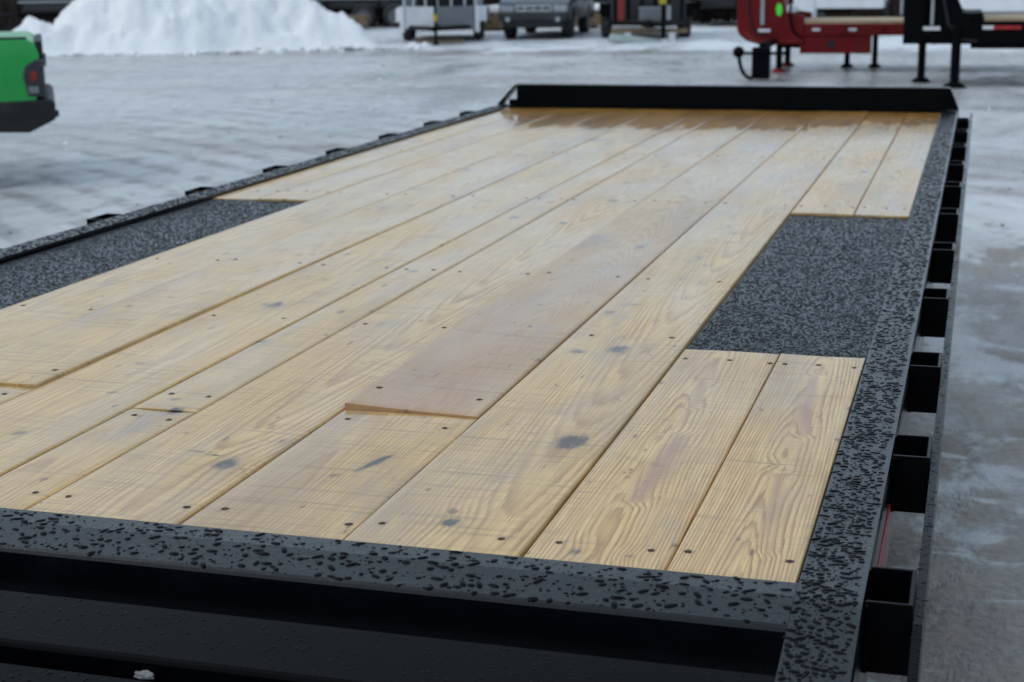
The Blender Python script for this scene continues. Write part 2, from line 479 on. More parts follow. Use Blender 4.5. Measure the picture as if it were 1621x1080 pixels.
def make_brush():
    """leafless scrub along the foot of the bank: thousands of thin upright twigs"""
    vs, fs = [], []
    for k in range(7000):
        a = R(random.uniform(-46, 24)); r = random.uniform(46.5, 52)
        x, y = 1.3 + r * math.sin(a), r * math.cos(a)
        h = random.uniform(0.8, 2.6); w = random.uniform(0.012, 0.035)
        dx, dy = random.gauss(0, 0.35), random.gauss(0, 0.35)
        o = len(vs)
        for zz, q, ww in ((-0.1, 0, w), (h * 0.5, 0.4, w * 0.8), (h, 1, w * 0.2)):
            cx, cy = x + dx * q, y + dy * q
            vs += [(cx - ww, cy, zz), (cx + ww * 0.5, cy - ww, zz), (cx + ww * 0.5, cy + ww, zz)]
        for b in (0, 3):
            fs += [(o + b, o + b + 1, o + b + 4, o + b + 3), (o + b + 1, o + b + 2, o + b + 5, o + b + 4), (o + b + 2, o + b, o + b + 3, o + b + 5)]
    o = mesh_np('brush', vs, fs, M['twig'])
    tag(o, 'brown leafless scrub along the back edge of the lot', 'brush', kind='stuff')
make_brush()

def make_mound():
    """big ploughed snow heap; u runs across the view, v away from the camera"""
    c = Vector((-14.2, 30.6)); ang = R(27)
    eu = Vector((math.cos(ang), math.sin(ang))); ev = Vector((-math.sin(ang), math.cos(ang)))
    nu, nv = 190, 110
    us = np.linspace(-7.5, 5.5, nu); vs_ = np.linspace(-2.0, 11, nv)
    U, V = np.meshgrid(us, vs_)
    # edge distance from an uneven outline
    wob = 0.5 * (fbm(U * 0.5, V * 0.5, 2, 3) - 0.5)
    right = (3.55 - U) + wob - 0.05 * V
    left = (U + 3.75) * 1.0 + wob
    front = (V + 0.55) * 1.15 + 1.2 * (fbm(U * 0.45, U * 0, 4, 3) - 0.5) - 0.04 * U * U * 0.3
    back = (9.5 - V)
    d = np.minimum(np.minimum(right * 0.66, left), np.minimum(front * 0.7, back * 0.7))
    H = np.where(d > 0, 3.3 * (1 - np.exp(-np.maximum(d, 0) / 2.9)) * 1.12, d * 0.5)
    # the small heap on its left shoulder
    d2 = ((U + 3.75) / 0.85) ** 2 + ((V - 1.6) / 0.9) ** 2
    H = np.maximum(H, 0.70 * np.exp(-d2) - 0.12)
    lump = (fbm(U * 1.3, V * 1.3, 8, 5) - 0.5)
    lump2 = (fbm(U * 4.5, V * 4.5, 12, 4) - 0.5)
    H = H + np.where(H > 0, np.minimum(1, np.maximum(H, 0) * 2) * (0.65 * lump + 0.34 * lump2), 0)
    H = np.maximum(H, -0.25)
    P = np.stack([(c.x + U * eu.x + V * ev.x).ravel(), (c.y + U * eu.y + V * ev.y).ravel(), H.ravel()], 1)
    i = np.arange((nv - 1) * nu).reshape(nv - 1, nu)[:, :-1].ravel()
    o = mesh_np('snow_mound', P, np.stack([i, i + 1, i + 1 + nu, i + nu], 1), M['snow'])
    tag(o, 'tall ploughed heap of white snow behind the green pickup', 'snow pile')
make_mound()

def chunks(name, n, place, smin, smax, mat, label, cat, seed):
    """loose broken lumps, too many to count: one object"""
    r_ = np.random.default_rng(seed)
    bm = bmesh.new(); bmesh.ops.create_icosphere(bm, subdivisions=1, radius=1.0)
    base = np.array([v.co[:] for v in bm.verts]); tri = np.array([[v.index for v in f.verts] for f in bm.faces]); bm.free()
    VV, FF = [], []
    for k in range(n):
        x, y = place(r_)
        sz = smin + (smax - smin) * r_.random() ** 3
        q = base * (1 + 0.28 * r_.standard_normal((len(base), 1))) * np.array([1, r_.uniform(.6, 1), r_.uniform(.35, .75)]) * sz
        a = r_.uniform(0, 6.28)
        q = np.stack([q[:, 0] * np.cos(a) - q[:, 1] * np.sin(a) + x, q[:, 0] * np.sin(a) + q[:, 1] * np.cos(a) + y, q[:, 2] + sz * 0.25], 1)
        VV.append(q); FF.append(tri + k * len(base))
    o = mesh_np(name, np.concatenate(VV), np.concatenate(FF), mat, smooth=False)
    tag(o, label, cat, kind='stuff')
def near_mound(r_):
    u = r_.uniform(-4.5, 4.6); v_ = -0.7 - abs(r_.normal(0, 0.5)) + 0.02 * u * u
    a = R(27)
    return -14.2 + u * math.cos(a) - v_ * math.sin(a), 30.6 + u * math.sin(a) + v_ * math.cos(a)
chunks('snow_clods', 170, near_mound, 0.02, 0.16, M['snow'], 'broken white snow clods strewn along the foot of the heap', 'snow clods', 31)
def on_lot(r_):
    y = r_.uniform(2.5, 30)
    if r_.random() < 0.2:
        y = r_.uniform(9, 30); return r_.uniform(1.4, 2.2 + y * 0.08), y
    return r_.uniform(-1.5 - y * 0.55, -1.6), y
chunks('ice_grit', 420, on_lot, 0.005, 0.030, M['snow'], 'small crumbs of ice and snow scattered over the lot', 'ice', 32)
chunks('gravel', 300, on_lot, 0.005, 0.028, M['timber'], 'dark crumbs of dirt and gravel scattered over the lot', 'gravel', 33)

# ------------------------------------------------------------------ the flatbed
ZR = 0.900          # rail top
ZW = 0.893          # plank top
ZP = 0.8865          # wheel pad top
trailer = empty('flatbed_trailer', (0, 0, 0))
tag(trailer, 'black flatbed deck-over trailer with new pine planks, filling the foreground', 'trailer')
K8 = math.tan(R(8)); YB = 1.742
def zdrop(y):
    return ZR - max(0.0, YB - y) * K8

def extrude_path(prof, ys, zs, name, mat, bevel=0.0):
    """prof: closed (x, dz) polygon swept along y stations with a height for each"""
    n = len(prof); vs = []; fs = []
    for y, z in zip(ys, zs):
        vs += [(x, y, z + dz) for x, dz in prof]
    for k in range(len(ys) - 1):
        for i in range(n):
            a, b = k * n + i, k * n + (i + 1) % n
            fs.append((a, b, b + n, a + n))
    fs += [tuple(range(n)), tuple(range((len(ys) - 1) * n, len(ys) * n))]
    return MB().add(vs, fs).build(name, mat, trailer, bevel, 2)

rails = {}; rub = {}
for s in (1, -1):
    prof = [(1.119, 0), (1.190, 0), (1.1965, -0.0025), (1.199, -0.009), (1.199, -0.150), (1.125, -0.150), (1.125, -0.142), (1.191, -0.142), (1.191, -0.0085), (1.119, -0.0085)]
    prof = [(s * x, z) for x, z in prof]
    ys = [8.30, 6.0, 4.0, 2.5, YB + 0.012, YB, YB - 0.012, 1.5, 1.12]
    zs = [ZR] * 4 + [ZR, ZR - 0.0004, zdrop(YB - 0.012), zdrop(1.5), zdrop(1.12)]
    rails[s] = extrude_path(prof, ys, zs, 'side_rail', M['wet_black'])
    # rub rail, a flat bar outside the pockets
    rub[s] = extrude_path([(s * 1.253, -0.022), (s * 1.2535, -0.020), (s * 1.2645, -0.020), (s * 1.265, -0.022), (s * 1.265, -0.082), (s * 1.253, -0.082)],
                 [8.30, YB, 1.12], [ZR, ZR, zdrop(1.12)], 'rub_rail', M['black'])

# stake pockets: open steel sockets welded between the rail and the rub rail
pocket_y = [1.748, 2.326, 2.89, 3.515, 4.14, 4.76, 5.37, 5.97, 6.57, 7.17, 7.72]
def pocket_mesh():
    m = MB()
    w, d, tck, h = 0.0535, 0.116, 0.006, 0.088
    m.cyl((0.002, -0.0015, -h), (0.002, -0.0015, -0.003), 0.0035, 0.0035, 6).cyl((0.002, d + 0.0015, -h), (0.002, d + 0.0015, -0.003), 0.0035, 0.0035, 6)
    # U section: two cheeks and an outer wall; top edges slightly eased
    m.prism([(0.0, 0), (w, 0), (w, d), (0, d), (0, d - tck), (w - tck, d - tck), (w - tck, tck), (0, tck)], -h, 0, 'z')
    return m
first_pocket = None
for s in (1, -1):
    for y in pocket_y:
        if first_pocket is None:
            o = pocket_mesh().build('stake_pocket', M['black'], trailer, 0.0012, 1)
            first_pocket = o
        else:
            o = first_pocket.copy(); col.objects.link(o); o.parent = trailer
        o.location = (1.1994 if s == 1 else -1.1994, y, ZR - 0.0005)
        o.scale = (s, 1, 1)

# rear cross plate: flat lip against the planks, then bent down with the dovetail
XW = 1.1185
def bar(y0, y1, name, h=0.06, round_=0.006, x=XW, extra=None):
    """y0 far edge, y1 near edge, following the dovetail slope"""
    ys = [y0] + ([YB] if y0 > YB > y1 else []) + [y1 + round_, y1 + round_ * 0.3, y1]
    zs = [zdrop(y) for y in ys[:-2]] + [zdrop(y1) - round_ * 0.3, zdrop(y1) - round_]
    poly = list(zip(ys, zs)) + [(y1, zdrop(y1) - h), (y0, zdrop(y0) - h)]
    return MB().prism(poly, -x, x, 'x').build(name, M['wet_black' if name == 'rear_cross_plate' else 'black'], trailer)
rear_plate = bar(1.7835, 1.672, 'rear_cross_plate', 0.09)
bar2 = bar(1.573, 1.469, 'dovetail_bar', 0.06)
bar3 = bar(1.427, 1.325, 'dovetail_bar', 0.06)
bar(1.285, 1.185, 'dovetail_bar', 0.06)
# dark plate added under the dovetail so the gaps read black
MB().prism([(1.765, 0.775), (1.765, 0.750), (1.12, 0.655), (1.12, 0.680)], -1.10, 1.10, 'x').build('gap_shade_plate', M['black_far'], trailer)
B(1.14, 1.19, 1.66, 1.70, 0.45, 0.745).build('tail_post', M['black_far'], trailer)
B(-1.19, -1.14, 1.66, 1.70, 0.45, 0.745).build('tail_post', M['black_far'], trailer)

# wheel pads
pads = {}
for s, yn, yf in ((1, 2.959, 4.733), (-1, 2.959, 4.690)):
    x0, x1 = sorted((s * 0.772, s * 1.1186))
    pads[s] = B(x0, x1, yn, yf, ZP - 0.006, ZP).build('wheel_pad', M['pad'], trailer)

# bulkhead across the front end with sloping gussets
bh = MB().prism([(8.20, ZR + 0.002), (8.20, 1.004), (8.207, 1.010), (8.283, 1.010), (8.29, 1.004), (8.29, ZR + 0.002)], -1.085, 1.145, 'x').build('bulkhead', M['black'], trailer)
for s in (1, -1):
    xe = 1.1452 if s == 1 else -1.0852
    m = MB()
    # a strap that slopes from the bar end down to the rail, open behind it on the left
    m.prism([(xe, 1.008), (xe + s * 0.012, 1.008), (s * 1.198, ZR + 0.002), (s * 1.172, ZR + 0.002)] if s == -1 else
            [(xe, 1.008), (xe + 0.008, 1.008), (1.198, ZR + 0.003), (xe, ZR + 0.003)], 8.203, 8.280, 'y')
    if s == -1:
        m.box(-1.13, -1.086, 8.205, 8.278, ZR + 0.002, ZR + 0.03)
    m.build('bulkhead_gusset', M['black'], bh)

# understructure
for x in (-0.45, 0.45):
    m = MB().box(x - 0.07, x + 0.07, 1.80, 8.28, 0.735, 0.745).box(x - 0.006, x + 0.006, 1.80, 8.28, 0.50, 0.735).box(x - 0.07, x + 0.07, 1.80, 8.28, 0.49, 0.50)
    m.build('frame_beam', M['black_far'], trailer)
for k, y in enumerate([1.83, 2.40, 2.92, 3.62, 4.24, 4.80, 5.5, 6.1, 6.7, 7.3, 7.9]):
    B(-1.118, 1.118, y, y + 0.05, 0.747, 0.8535).build('crossmember', M['black_far'], trailer)
B(-1.118, 1.118, 8.152, 8.285, 0.747, ZR - 0.001).build('front_channel', M['black_far'], trailer)

def wheel(name, c, r, w, parent, hub='x', rim=None):
    """tyre with a dished steel rim; c is the wheel centre, axle along x"""
    hw = w / 2
    prof = [(r * 0.60, -hw * 0.9), (r * 0.66, -hw), (r * 0.90, -hw), (r * 0.98, -hw * 0.75), (r, -hw * 0.4), (r, hw * 0.4), (r * 0.98, hw * 0.75), (r * 0.90, hw), (r * 0.66, hw), (r * 0.60, hw * 0.9), (r * 0.60, -hw * 0.9)]
    e = MB().lathe(prof, c, 'x', 28).build(name, M['rubber'], parent, smooth=True)
    rp = [(r * 0.6, -hw * 0.85), (r * 0.56, -hw * 0.8), (r * 0.50, -hw * 0.35), (r * 0.2, -hw * 0.25), (r * 0.16, -hw * 0.55), (0.001, -hw * 0.6)]
    m = MB().lathe(rp, c, 'x', 24).lathe([(a, -b) for a, b in rp], c, 'x', 24)
    m.build('rim', rim or M['rim'], e, smooth=True)
    return e
for x in (-0.96, 0.96):
    for y in (3.42, 4.28):
        wheel('wheel', (x, y, 0.37), 0.37, 0.21, trailer)
for y in (3.42, 4.28):
    MB().cyl((-0.9, y, 0.37), (0.9, y, 0.37), 0.05).build('axle', M['black_far'], trailer)
# reflective tape on the outer web of the right rail, seen between the pockets
for (a, b, mt) in ((1.93, 2.26, 'red_tape'), (2.47, 2.62, 'red_tape'), (3.06, 3.2, 'red_tape'), (4.285, 4.33, 'amber')):
    B(1.1995, 1.2015, a, b, ZR - 0.105, ZR - 0.055).build('reflector', M[mt], trailer)

# --- planks
GAP = 0.0022
edges = dict(R=1.117, g8=0.9546, g1=0.769, g2=0.529, g3=0.290, g4=0.0547, g5=-0.069, g6=-0.3014, g7=-0.537, pl=-0.769, l8=-0.9546, L=-1.117)
# (left edge, right edge, near, far, lift, pith x in the plank (0..1), pith depth, pink, value, ring contrast, seed)
Y0, YJ, Y1 = 1.7855, 2.392, 8.150
P_ = [
 ('g8', 'R', Y0, 2.957, 0.000, 0.52, 0.022, 0.00, 0.52, 0.95, 1),
 ('g1', 'g8', Y0, 2.957, -0.001, 0.45, 0.030, 0.04, 0.53, 0.85, 2),
 ('g2', 'g1', Y0, Y1, 0.001, 0.70, 0.055, 0.02, 0.51, 0.62, 3),
 ('g3', 'g2', Y0, YJ - 0.002, 0.000, 0.30, 0.050, 0.08, 0.50, 0.60, 4),
 ('g3', 'g2', YJ, Y1, 0.0105, 0.55, 0.075, 0.62, 0.43, 0.50, 5),
 ('g4', 'g3', Y0, Y1, 0.001, 0.60, 0.040, 0.05, 0.53, 0.75, 6),
 ('g5', 'g4', Y0, YJ - 0.080, -0.001, 0.20, 0.060, 0.10, 0.50, 0.55, 7),
 ('g5', 'g4', YJ - 0.077, Y1, 0.001, -0.6, 0.070, 0.06, 0.51, 0.45, 8),
 ('g6', 'g5', Y0, Y1, 0.000, 0.50, 0.080, 0.00, 0.52, 0.45, 9),
 ('g7', 'g6', Y0, YJ - 0.004, 0.000, 0.50, 0.050, 0.02, 0.53, 0.6, 10),
 ('g7', 'g6', YJ, Y1, 0.0055, 0.65, 0.070, 0.02, 0.51, 0.45, 11),
 ('pl', 'g7', Y0, Y1, 0.000, 0.40, 0.060, 0.03, 0.52, 0.5, 12),
 ('g8', 'R', 4.737, Y1, 0.000, 0.45, 0.040, 0.00, 0.54, 0.6, 13),
 ('g1', 'g8', 4.737, Y1, 0.001, 0.60, 0.050, 0.03, 0.55, 0.5, 14),
 ('L', 'l8', 4.694, Y1, -0.003, 0.50, 0.050, 0.03, 0.53, 0.5, 15),
 ('l8', 'pl', 4.694, Y1, -0.001, 0.40, 0.050, 0.03, 0.52, 0.5, 16),
 ('L', 'l8', Y0, 2.957, -0.003, 0.50, 0.050, 0.03, 0.53, 0.5, 17),
 ('l8', 'pl', Y0, 2.957, -0.001, 0.40, 0.050, 0.03, 0.52, 0.5, 18),
]
# stains seen on the deck: x, y, half width, half length, blue-grey, brown-black, ring push
stains = [
 (-0.169, 2.130, 0.016, 0.022, .8, 0, 0), (-0.206, 2.596, 0.019, 0.026, .7, 0, 0), (-0.190, 3.145, 0.034, 0.044, .75, 0, 0),
 (-0.061, 2.818, 0.016, 0.021, .7, .4, 0), (0.157, 2.530, 0.017, 0.014, .6, .5, 0), (0.239, 2.060, 0.026, 0.040, .85, .1, .5),
 (0.712, 2.296, 0.029, 0.054, .95, 0, .2), (0.642, 2.325, 0.011, 0.015, .6, .5, 0), (0.644, 1.900, 0.018, 0.023, .95, .15, .4),
 (0.834, 1.837, 0.011, 0.018, .8, .2, .6), (0.900, 1.838, 0.010, 0.010, .7, .5, .4), (0.652, 2.906, 0.026, 0.044, .85, 0, 0),
 (0.578, 2.873, 0.026, 0.018, .8, .3, 0), (0.438, 2.855, 0.010, 0.014, .5, .3, 0), (-0.071, 3.970, 0.018, 0.028, .2, .7, 0),
 (0.241, 4.018, 0.040, 0.022, .5, .1, 0), (0.110, 3.025, 0.055, 0.022, .5, .1, 0), (1.028, 2.259, 0.007, 0.010, .5, .8, .6),
 (0.628, 3.893, 0.026, 0.14, .55, 0, 0), (0.641, 3.657, 0.022, 0.10, .55, 0, 0), (0.311, 2.384, 0.024, 0.018, .3, 0, 0),
 (0.014, 2.310, 0.018, 0.026, .9, .7, .3), (-0.450, 3.787, 0.03, 0.03, .5, 0, 0), (-0.433, 2.910, 0.018, 0.016, .6, 0, 0),
 (0.002, 4.662, 0.045, 0.035, .5, .1, 0), (-0.199, 4.787, 0.04, 0.035, .6, 0, 0), (0.144, 5.288, 0.03, 0.04, .6, 0, 0),
 (-0.455, 6.036, 0.05, 0.08, .5, 0, 0), (-0.310, 6.611, 0.07, 0.07, .5, 0, 0), (-0.509, 4.996, 0.065, 0.04, .5, 0, 0),
 (0.411, 6.304, 0.04, 0.08, .5, 0, 0), (0.465, 5.190, 0.04, 0.08, .5, 0, 0), (0.353, 4.093, 0.05, 0.035, .45, 0, 0),
 (0.207, 3.329, 0.023, 0.024, .45, 0, 0), (0.203, 3.123, 0.02, 0.018, .4, 0, 0), (0.445, 2.265, 0.018, 0.012, .4, 0, 0),
 (0.273, 2.186, 0.02, 0.013, .45, 0, 0), (0.355, 2.62, 0.05, 0.10, .35, 0, 0), (0.18, 2.44, 0.03, 0.18, .35, 0, 0),
 (0.60, 2.38, 0.05, 0.04, .3, 0, 0), (0.40, 3.2, 0.05, 0.3, .3, 0, 0), (0.44, 4.6, 0.06, 0.35, .35, 0, 0), (0.36, 3.75, 0.04, 0.25, .3, 0, 0),
 (0.36, 2.03, 0.04, 0.10, .25, 0, 0), (0.575, 1.93, 0.03, 0.05, .35, 0, 0), (0.76, 1.85, 0.015, 0.06, .4, 0, 0),
 (1.06, 2.05, 0.012, 0.09, .35, 0, .3), (0.99, 2.62, 0.01, 0.05, .2, 0, .2),
]
# long marks: x0, y0, x1, y1, half width, blue-grey, brown, pink, resin
marks = [
 (0.437, 2.075, 0.462, 2.165, 0.011, .9, .25, 0, 0), (0.131, 2.112, 0.215, 2.090, 0.009, .7, .2, 0, 0),
 (0.785, 2.262, 0.845, 2.222, 0.008, .5, .35, 0, 0), (0.845, 2.222, 0.875, 2.218, 0.010, .6, .6, 0, 0), (0.875, 2.218, 0.905, 2.245, 0.006, .5, .4, 0, 0),
 (0.872, 2.37, 0.866, 2.055, 0.020, .25, 0, .95, .0), (1.033, 2.79, 1.055, 2.43, 0.015, .15, 0, .8, 0), (1.046, 2.21, 1.067, 1.90, 0.012, .1, 0, .45, 0),
 (0.616, 2.952, 0.652, 3.09, 0.010, .5, 0, 0, 0), (0.858, 2.55, 0.847, 2.72, 0.010, .15, 0, .5, 0),
 (0.775, 1.876, 1.115, 1.861, 0.0028, .25, .33, 0, 0), (0.54, 1.88, 0.767, 1.876, 0.0028, .15, .25, 0, 0),
 (0.55, 2.37, 0.70, 2.30, 0.006, .1, .25, 0, .2), (0.54, 2.11, 0.74, 2.10, 0.006, .1, .22, 0, .3),
 (0.617, 2.189, 0.628, 2.182, 0.005, .3, .5, 0, 0), (0.634, 2.188, 0.644, 2.178, 0.005, .3, .45, 0, 0), (0.652, 2.184, 0.660, 2.176, 0.005, .3, .5, 0, 0), (0.664, 2.182, 0.674, 2.176, 0.004, .3, .4, 0, 0),
 (0.842, 2.43, 0.840, 2.445, 0.004, 0, 0, 0, 1), (0.846, 2.61, 0.85, 2.63, 0.006, 0, .3, 0, .8), (1.07, 2.03, 1.072, 2.04, 0.004, 0, 0, 0, 1), (0.71, 2.62, 0.70, 2.70, 0.004, .1, .3, 0, .3),
 (0.478, 2.335, 0.505, 2.325, 0.008, .2, .5, 0, 0), (0.455, 2.36, 0.40, 2.39, 0.012, .5, 0, 0, 0),
 (0.475, 5.19, 0.58, 3.81, 0.02, .35, 0, 0, 0),
]
def capsule(x, y, x0, y0, x1, y1, r):
    dx, dy = x1 - x0, y1 - y0
    l2 = dx * dx + dy * dy + 1e-12
    t = np.clip(((x - x0) * dx + (y - y0) * dy) / l2, 0, 1)
    # taper to the ends
    d = np.hypot(x - x0 - t * dx, y - y0 - t * dy)
    return d / (r * (0.45 + 0.55 * np.sin(np.pi * np.clip(t, 0.05, 0.95)) + 1e-6))

def screw_rows_for(el, ya, yb):
    rows = [1.87, 3.02, 3.62, 4.87, 6.12]
    if el in ('g5', 'g3', 'g7') and ya == Y0 and yb < 2.5: rows = [1.87, 2.332 if el == 'g3' else yb - 0.05]
    if el in ('g5', 'g3', 'g7') and 2.2 < ya < 2.5: rows = [ya + 0.095, 3.62, 4.87, 6.12]
    if yb == 2.957: rows = [1.868, 2.876]
    if ya > 4.5: rows = [4.88, 6.12]
    return rows
def screw_fracs(w, ya, yb, r_):
    if (yb == 2.957 and r_ > 2.5) or (ya > 4.5 and r_ < 5): return (0.12, 0.5, 0.88)
    return (0.13, 0.87) if w > 0.14 else (0.2, 0.8)
def screw_proto():
    m = MB().lathe([(0.0048, -0.002), (0.0048, 0.0006), (0.0036, 0.0010), (0.0020, 0.0010), (0.0014, -0.0008), (0.0002, -0.0008)], (0, 0, 0), 'z', 10)
    return m
screw_me = None
def plank(spec):
    global screw_me
    el, er, ya, yb, lift, px, pd, pink, val, con, seed = spec
    x0, x1 = edges[el] + GAP / 2 + 0.0004, edges[er] - GAP / 2 - 0.0004
    w = x1 - x0
    zt = ZW + lift; th = 0.038
    ch = 0.003
    nx = max(16, int(w / 0.0085))
    ys = [ya]
    while ys[-1] < yb - 0.02:
        ys.append(ys[-1] + 0.011 + 0.0028 * max(0, ys[-1] - 2.6) ** 1.3)
    ys[-1] = yb
    ys = np.array(ys)
    xs = np.concatenate([[x0, x0, x0 + ch * 0.35], np.linspace(x0 + ch, x1 - ch, nx), [x1 - ch * 0.35, x1, x1]])
    dz = np.concatenate([[-th, -ch, -ch * 0.35], np.zeros(nx), [-ch * 0.35, -ch, -th]])
    X = np.tile(xs, (len(ys), 1)); Y = np.tile(ys[:, None], (1, len(xs)))
    # not quite straight edges and a little cup
    wav = 0.0012 * (fbm(ys * 0.9, ys * 0, seed, 3) - 0.5)
    X = X + wav[:, None]
    u = (X - x0) / w
    Z = zt - lift * np.clip((Y - 3.0) / 2.5, 0, 1) * (abs(lift) > 0.005) - (0.0085 * np.clip(u, 0, 1) * np.clip(1 - (Y - ya) / 3.0, 0, 1) if seed == 5 else 0) + dz[None, :] + 0.0012 * (4 * (u - 0.5) ** 2 - 0.3) * (1 if seed % 2 else -1) + 0.0025 * (vnoise(Y * 0.8, Y * 0, seed) - 0.5)
    Z[0, 3:-3] -= 0.0012; Z[-1, 3:-3] -= 0.0012
    n = len(xs)
    V = np.stack([X, Y, Z], -1).reshape(-1, 3)
    i = np.arange((len(ys) - 1) * n).reshape(len(ys) - 1, n)[:, :-1].ravel()
    Fq = np.stack([i, i + 1, i + 1 + n, i + n], 1)
    ntop = len(V)
    # end caps: strips between the top outline and the bottom line
    capv = []; capf = []
    for row, yv in ((0, ya), (len(ys) - 1, yb)):
        b0 = len(V) + len(capv)
        for k in range(n):
            capv.append((X[row, k], yv, Z[row, k])); capv.append((X[row, k], yv, zt - th))
        for k in range(1, n - 2):
            q = (b0 + 2 * k, b0 + 2 * k + 1, b0 + 2 * k + 3, b0 + 2 * k + 2)
            capf.append(q if row == 0 else q[::-1])
    V = np.concatenate([V, np.array(capv)]); Fq = np.concatenate([Fq, np.array(capf)])
    o = mesh_np('plank', V, Fq, M['wood'], trailer)
    me = o.data
    # fields
    x, y, z = V[:, 0], V[:, 1], V[:, 2]
    xc = x0 + px * w + 0.10 * w * (fbm(y * 0.55, y * 0, seed + 20, 2) - 0.5) * 2
    depth = pd * (0.7 + 0.6 * fbm(y * 0.5, y * 0 + seed, seed + 30, 2)) + (0.026 if seed % 3 else -0.018) * (y - (ya if seed % 3 else yb)) + (zt - z)
    r = np.sqrt((x - xc) ** 2 + depth ** 2)
    ring = r / (0.0037 + 0.0012 * ((seed * 7) % 5) / 4) + 0.6 * (fbm(x * 12, y * 1.2, seed + 40, 3) - 0.5) * 2
    st = np.zeros((len(V), 4)); st[:, 3] = 1
    pk = np.clip(pink * (0.7 + 0.9 * (fbm(x * 7, y * 0.7, seed + 50, 3) - 0.2)), 0, 0.9)
    if seed == 5: pk = pk * np.clip(1.05 - (y - 2.4) / 2.6, 0.12, 1) * np.clip(0.35 + 1.3 * fbm(x * 9, y * 1.1, 77, 4), 0, 1.1)
    for sx, sy, rx, ry, bg, br, push in stains:
        d2 = ((x - sx) / rx) ** 2 + ((y - sy) / ry) ** 2
        g = np.exp(-d2 * 0.85)
        st[:, 0] = np.maximum(st[:, 0], bg * g); st[:, 1] = np.maximum(st[:, 1], br * np.exp(-d2 * 2.5))
        if push:
            ring = ring + push * 3.0 * np.exp(-(((x - sx) / (rx * 2.2)) ** 2 + ((y - sy) / (ry * 3.2)) ** 2))
    for a, b, c_, d_, hw, bg, br, pnk, rs in marks:
        q = np.exp(-capsule(x, y, a, b, c_, d_, hw) ** 2)
        st[:, 0] = np.maximum(st[:, 0], bg * q); st[:, 1] = np.maximum(st[:, 1], br * q); st[:, 2] = np.maximum(st[:, 2], rs * q)
        pk = np.maximum(pk, pnk * q)
        if pnk:
            ring = ring + 1.6 * np.exp(-capsule(x, y, a, b, c_, d_, hw * 2.2) ** 2)
    # a few loose knots of its own further along
    rr = np.random.default_rng(seed * 13)
    for k in range(int((yb - ya) * 5.0)):
        sx, sy = rr.uniform(x0 + 0.02, x1 - 0.02), rr.uniform(ya + 0.1, yb)
        rx = rr.uniform(0.003, 0.007 if sy < 3 else 0.024); ry = rx * rr.uniform(0.7, 2.6)
        g = np.exp(-(((x - sx) / rx) ** 2 + ((y - sy) / ry) ** 2) * 0.85)
        if rr.random() < 0.35: st[:, 1] = np.maximum(st[:, 1], rr.uniform(.4, .8) * g)
        else: st[:, 0] = np.maximum(st[:, 0], rr.uniform(.35, .8) * g)
    soak_reflection = np.clip((y - (6.75 + 0.45 * np.clip((x - 0.35) / 0.5, 0, 1) + 0.5 * np.clip((-x - 0.75) / 0.2, 0, 1))) / 0.9, 0, 1)  # soaked wood, darkened further by the painted bulkhead reflection
    at = me.attributes.new('soak_reflection', 'FLOAT', 'POINT'); at.data.foreach_set('value', soak_reflection.astype(np.float32))
    scr = []
    rows = screw_rows_for(el, ya, yb)
    for ry_ in rows:
        for q in screw_fracs(w, ya, yb, ry_):
            scr.append((x0 + w * (q + rr.normal(0, 0.025)), ry_ + rr.normal(0, 0.006)))
    for sx, sy in scr:
        st[:, 1] = np.maximum(st[:, 1], 0.62 * np.exp(-((x - sx - 0.001) ** 2 / 0.0105 ** 2 + (y - sy) ** 2 / 0.015 ** 2)))
    tn = np.stack([pk, np.full(len(V), val), np.full(len(V), con), np.ones(len(V))], 1)
    at = me.attributes.new('ring', 'FLOAT', 'POINT'); at.data.foreach_set('value', ring.astype(np.float32))
    at = me.attributes.new('stain', 'FLOAT_COLOR', 'POINT'); at.data.foreach_set('color', st.astype(np.float32).ravel())
    at = me.attributes.new('tint', 'FLOAT_COLOR', 'POINT'); at.data.foreach_set('color', tn.astype(np.float32).ravel())
    # screws, sub-parts of the plank
    for sx, sy in scr:
        if True:
            if screw_me is None:
                so = screw_proto().build('screw', M['screw'], o); screw_me = so.data
            else:
                so = bpy.data.objects.new('screw', screw_me); col.objects.link(so); so.parent = o
            k = rr.uniform(0.9, 1.25)
            kk = int(np.argmin((V[:ntop, 0] - sx) ** 2 + (V[:ntop, 1] - sy) ** 2))
            so.location = (sx, sy, V[kk, 2] - 0.0002); so.scale = (k, k, 1)
            so.rotation_euler = (rr.normal(0, 0.06), rr.normal(0, 0.06), rr.uniform(0, 6))
    return o
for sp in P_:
    plank(sp)

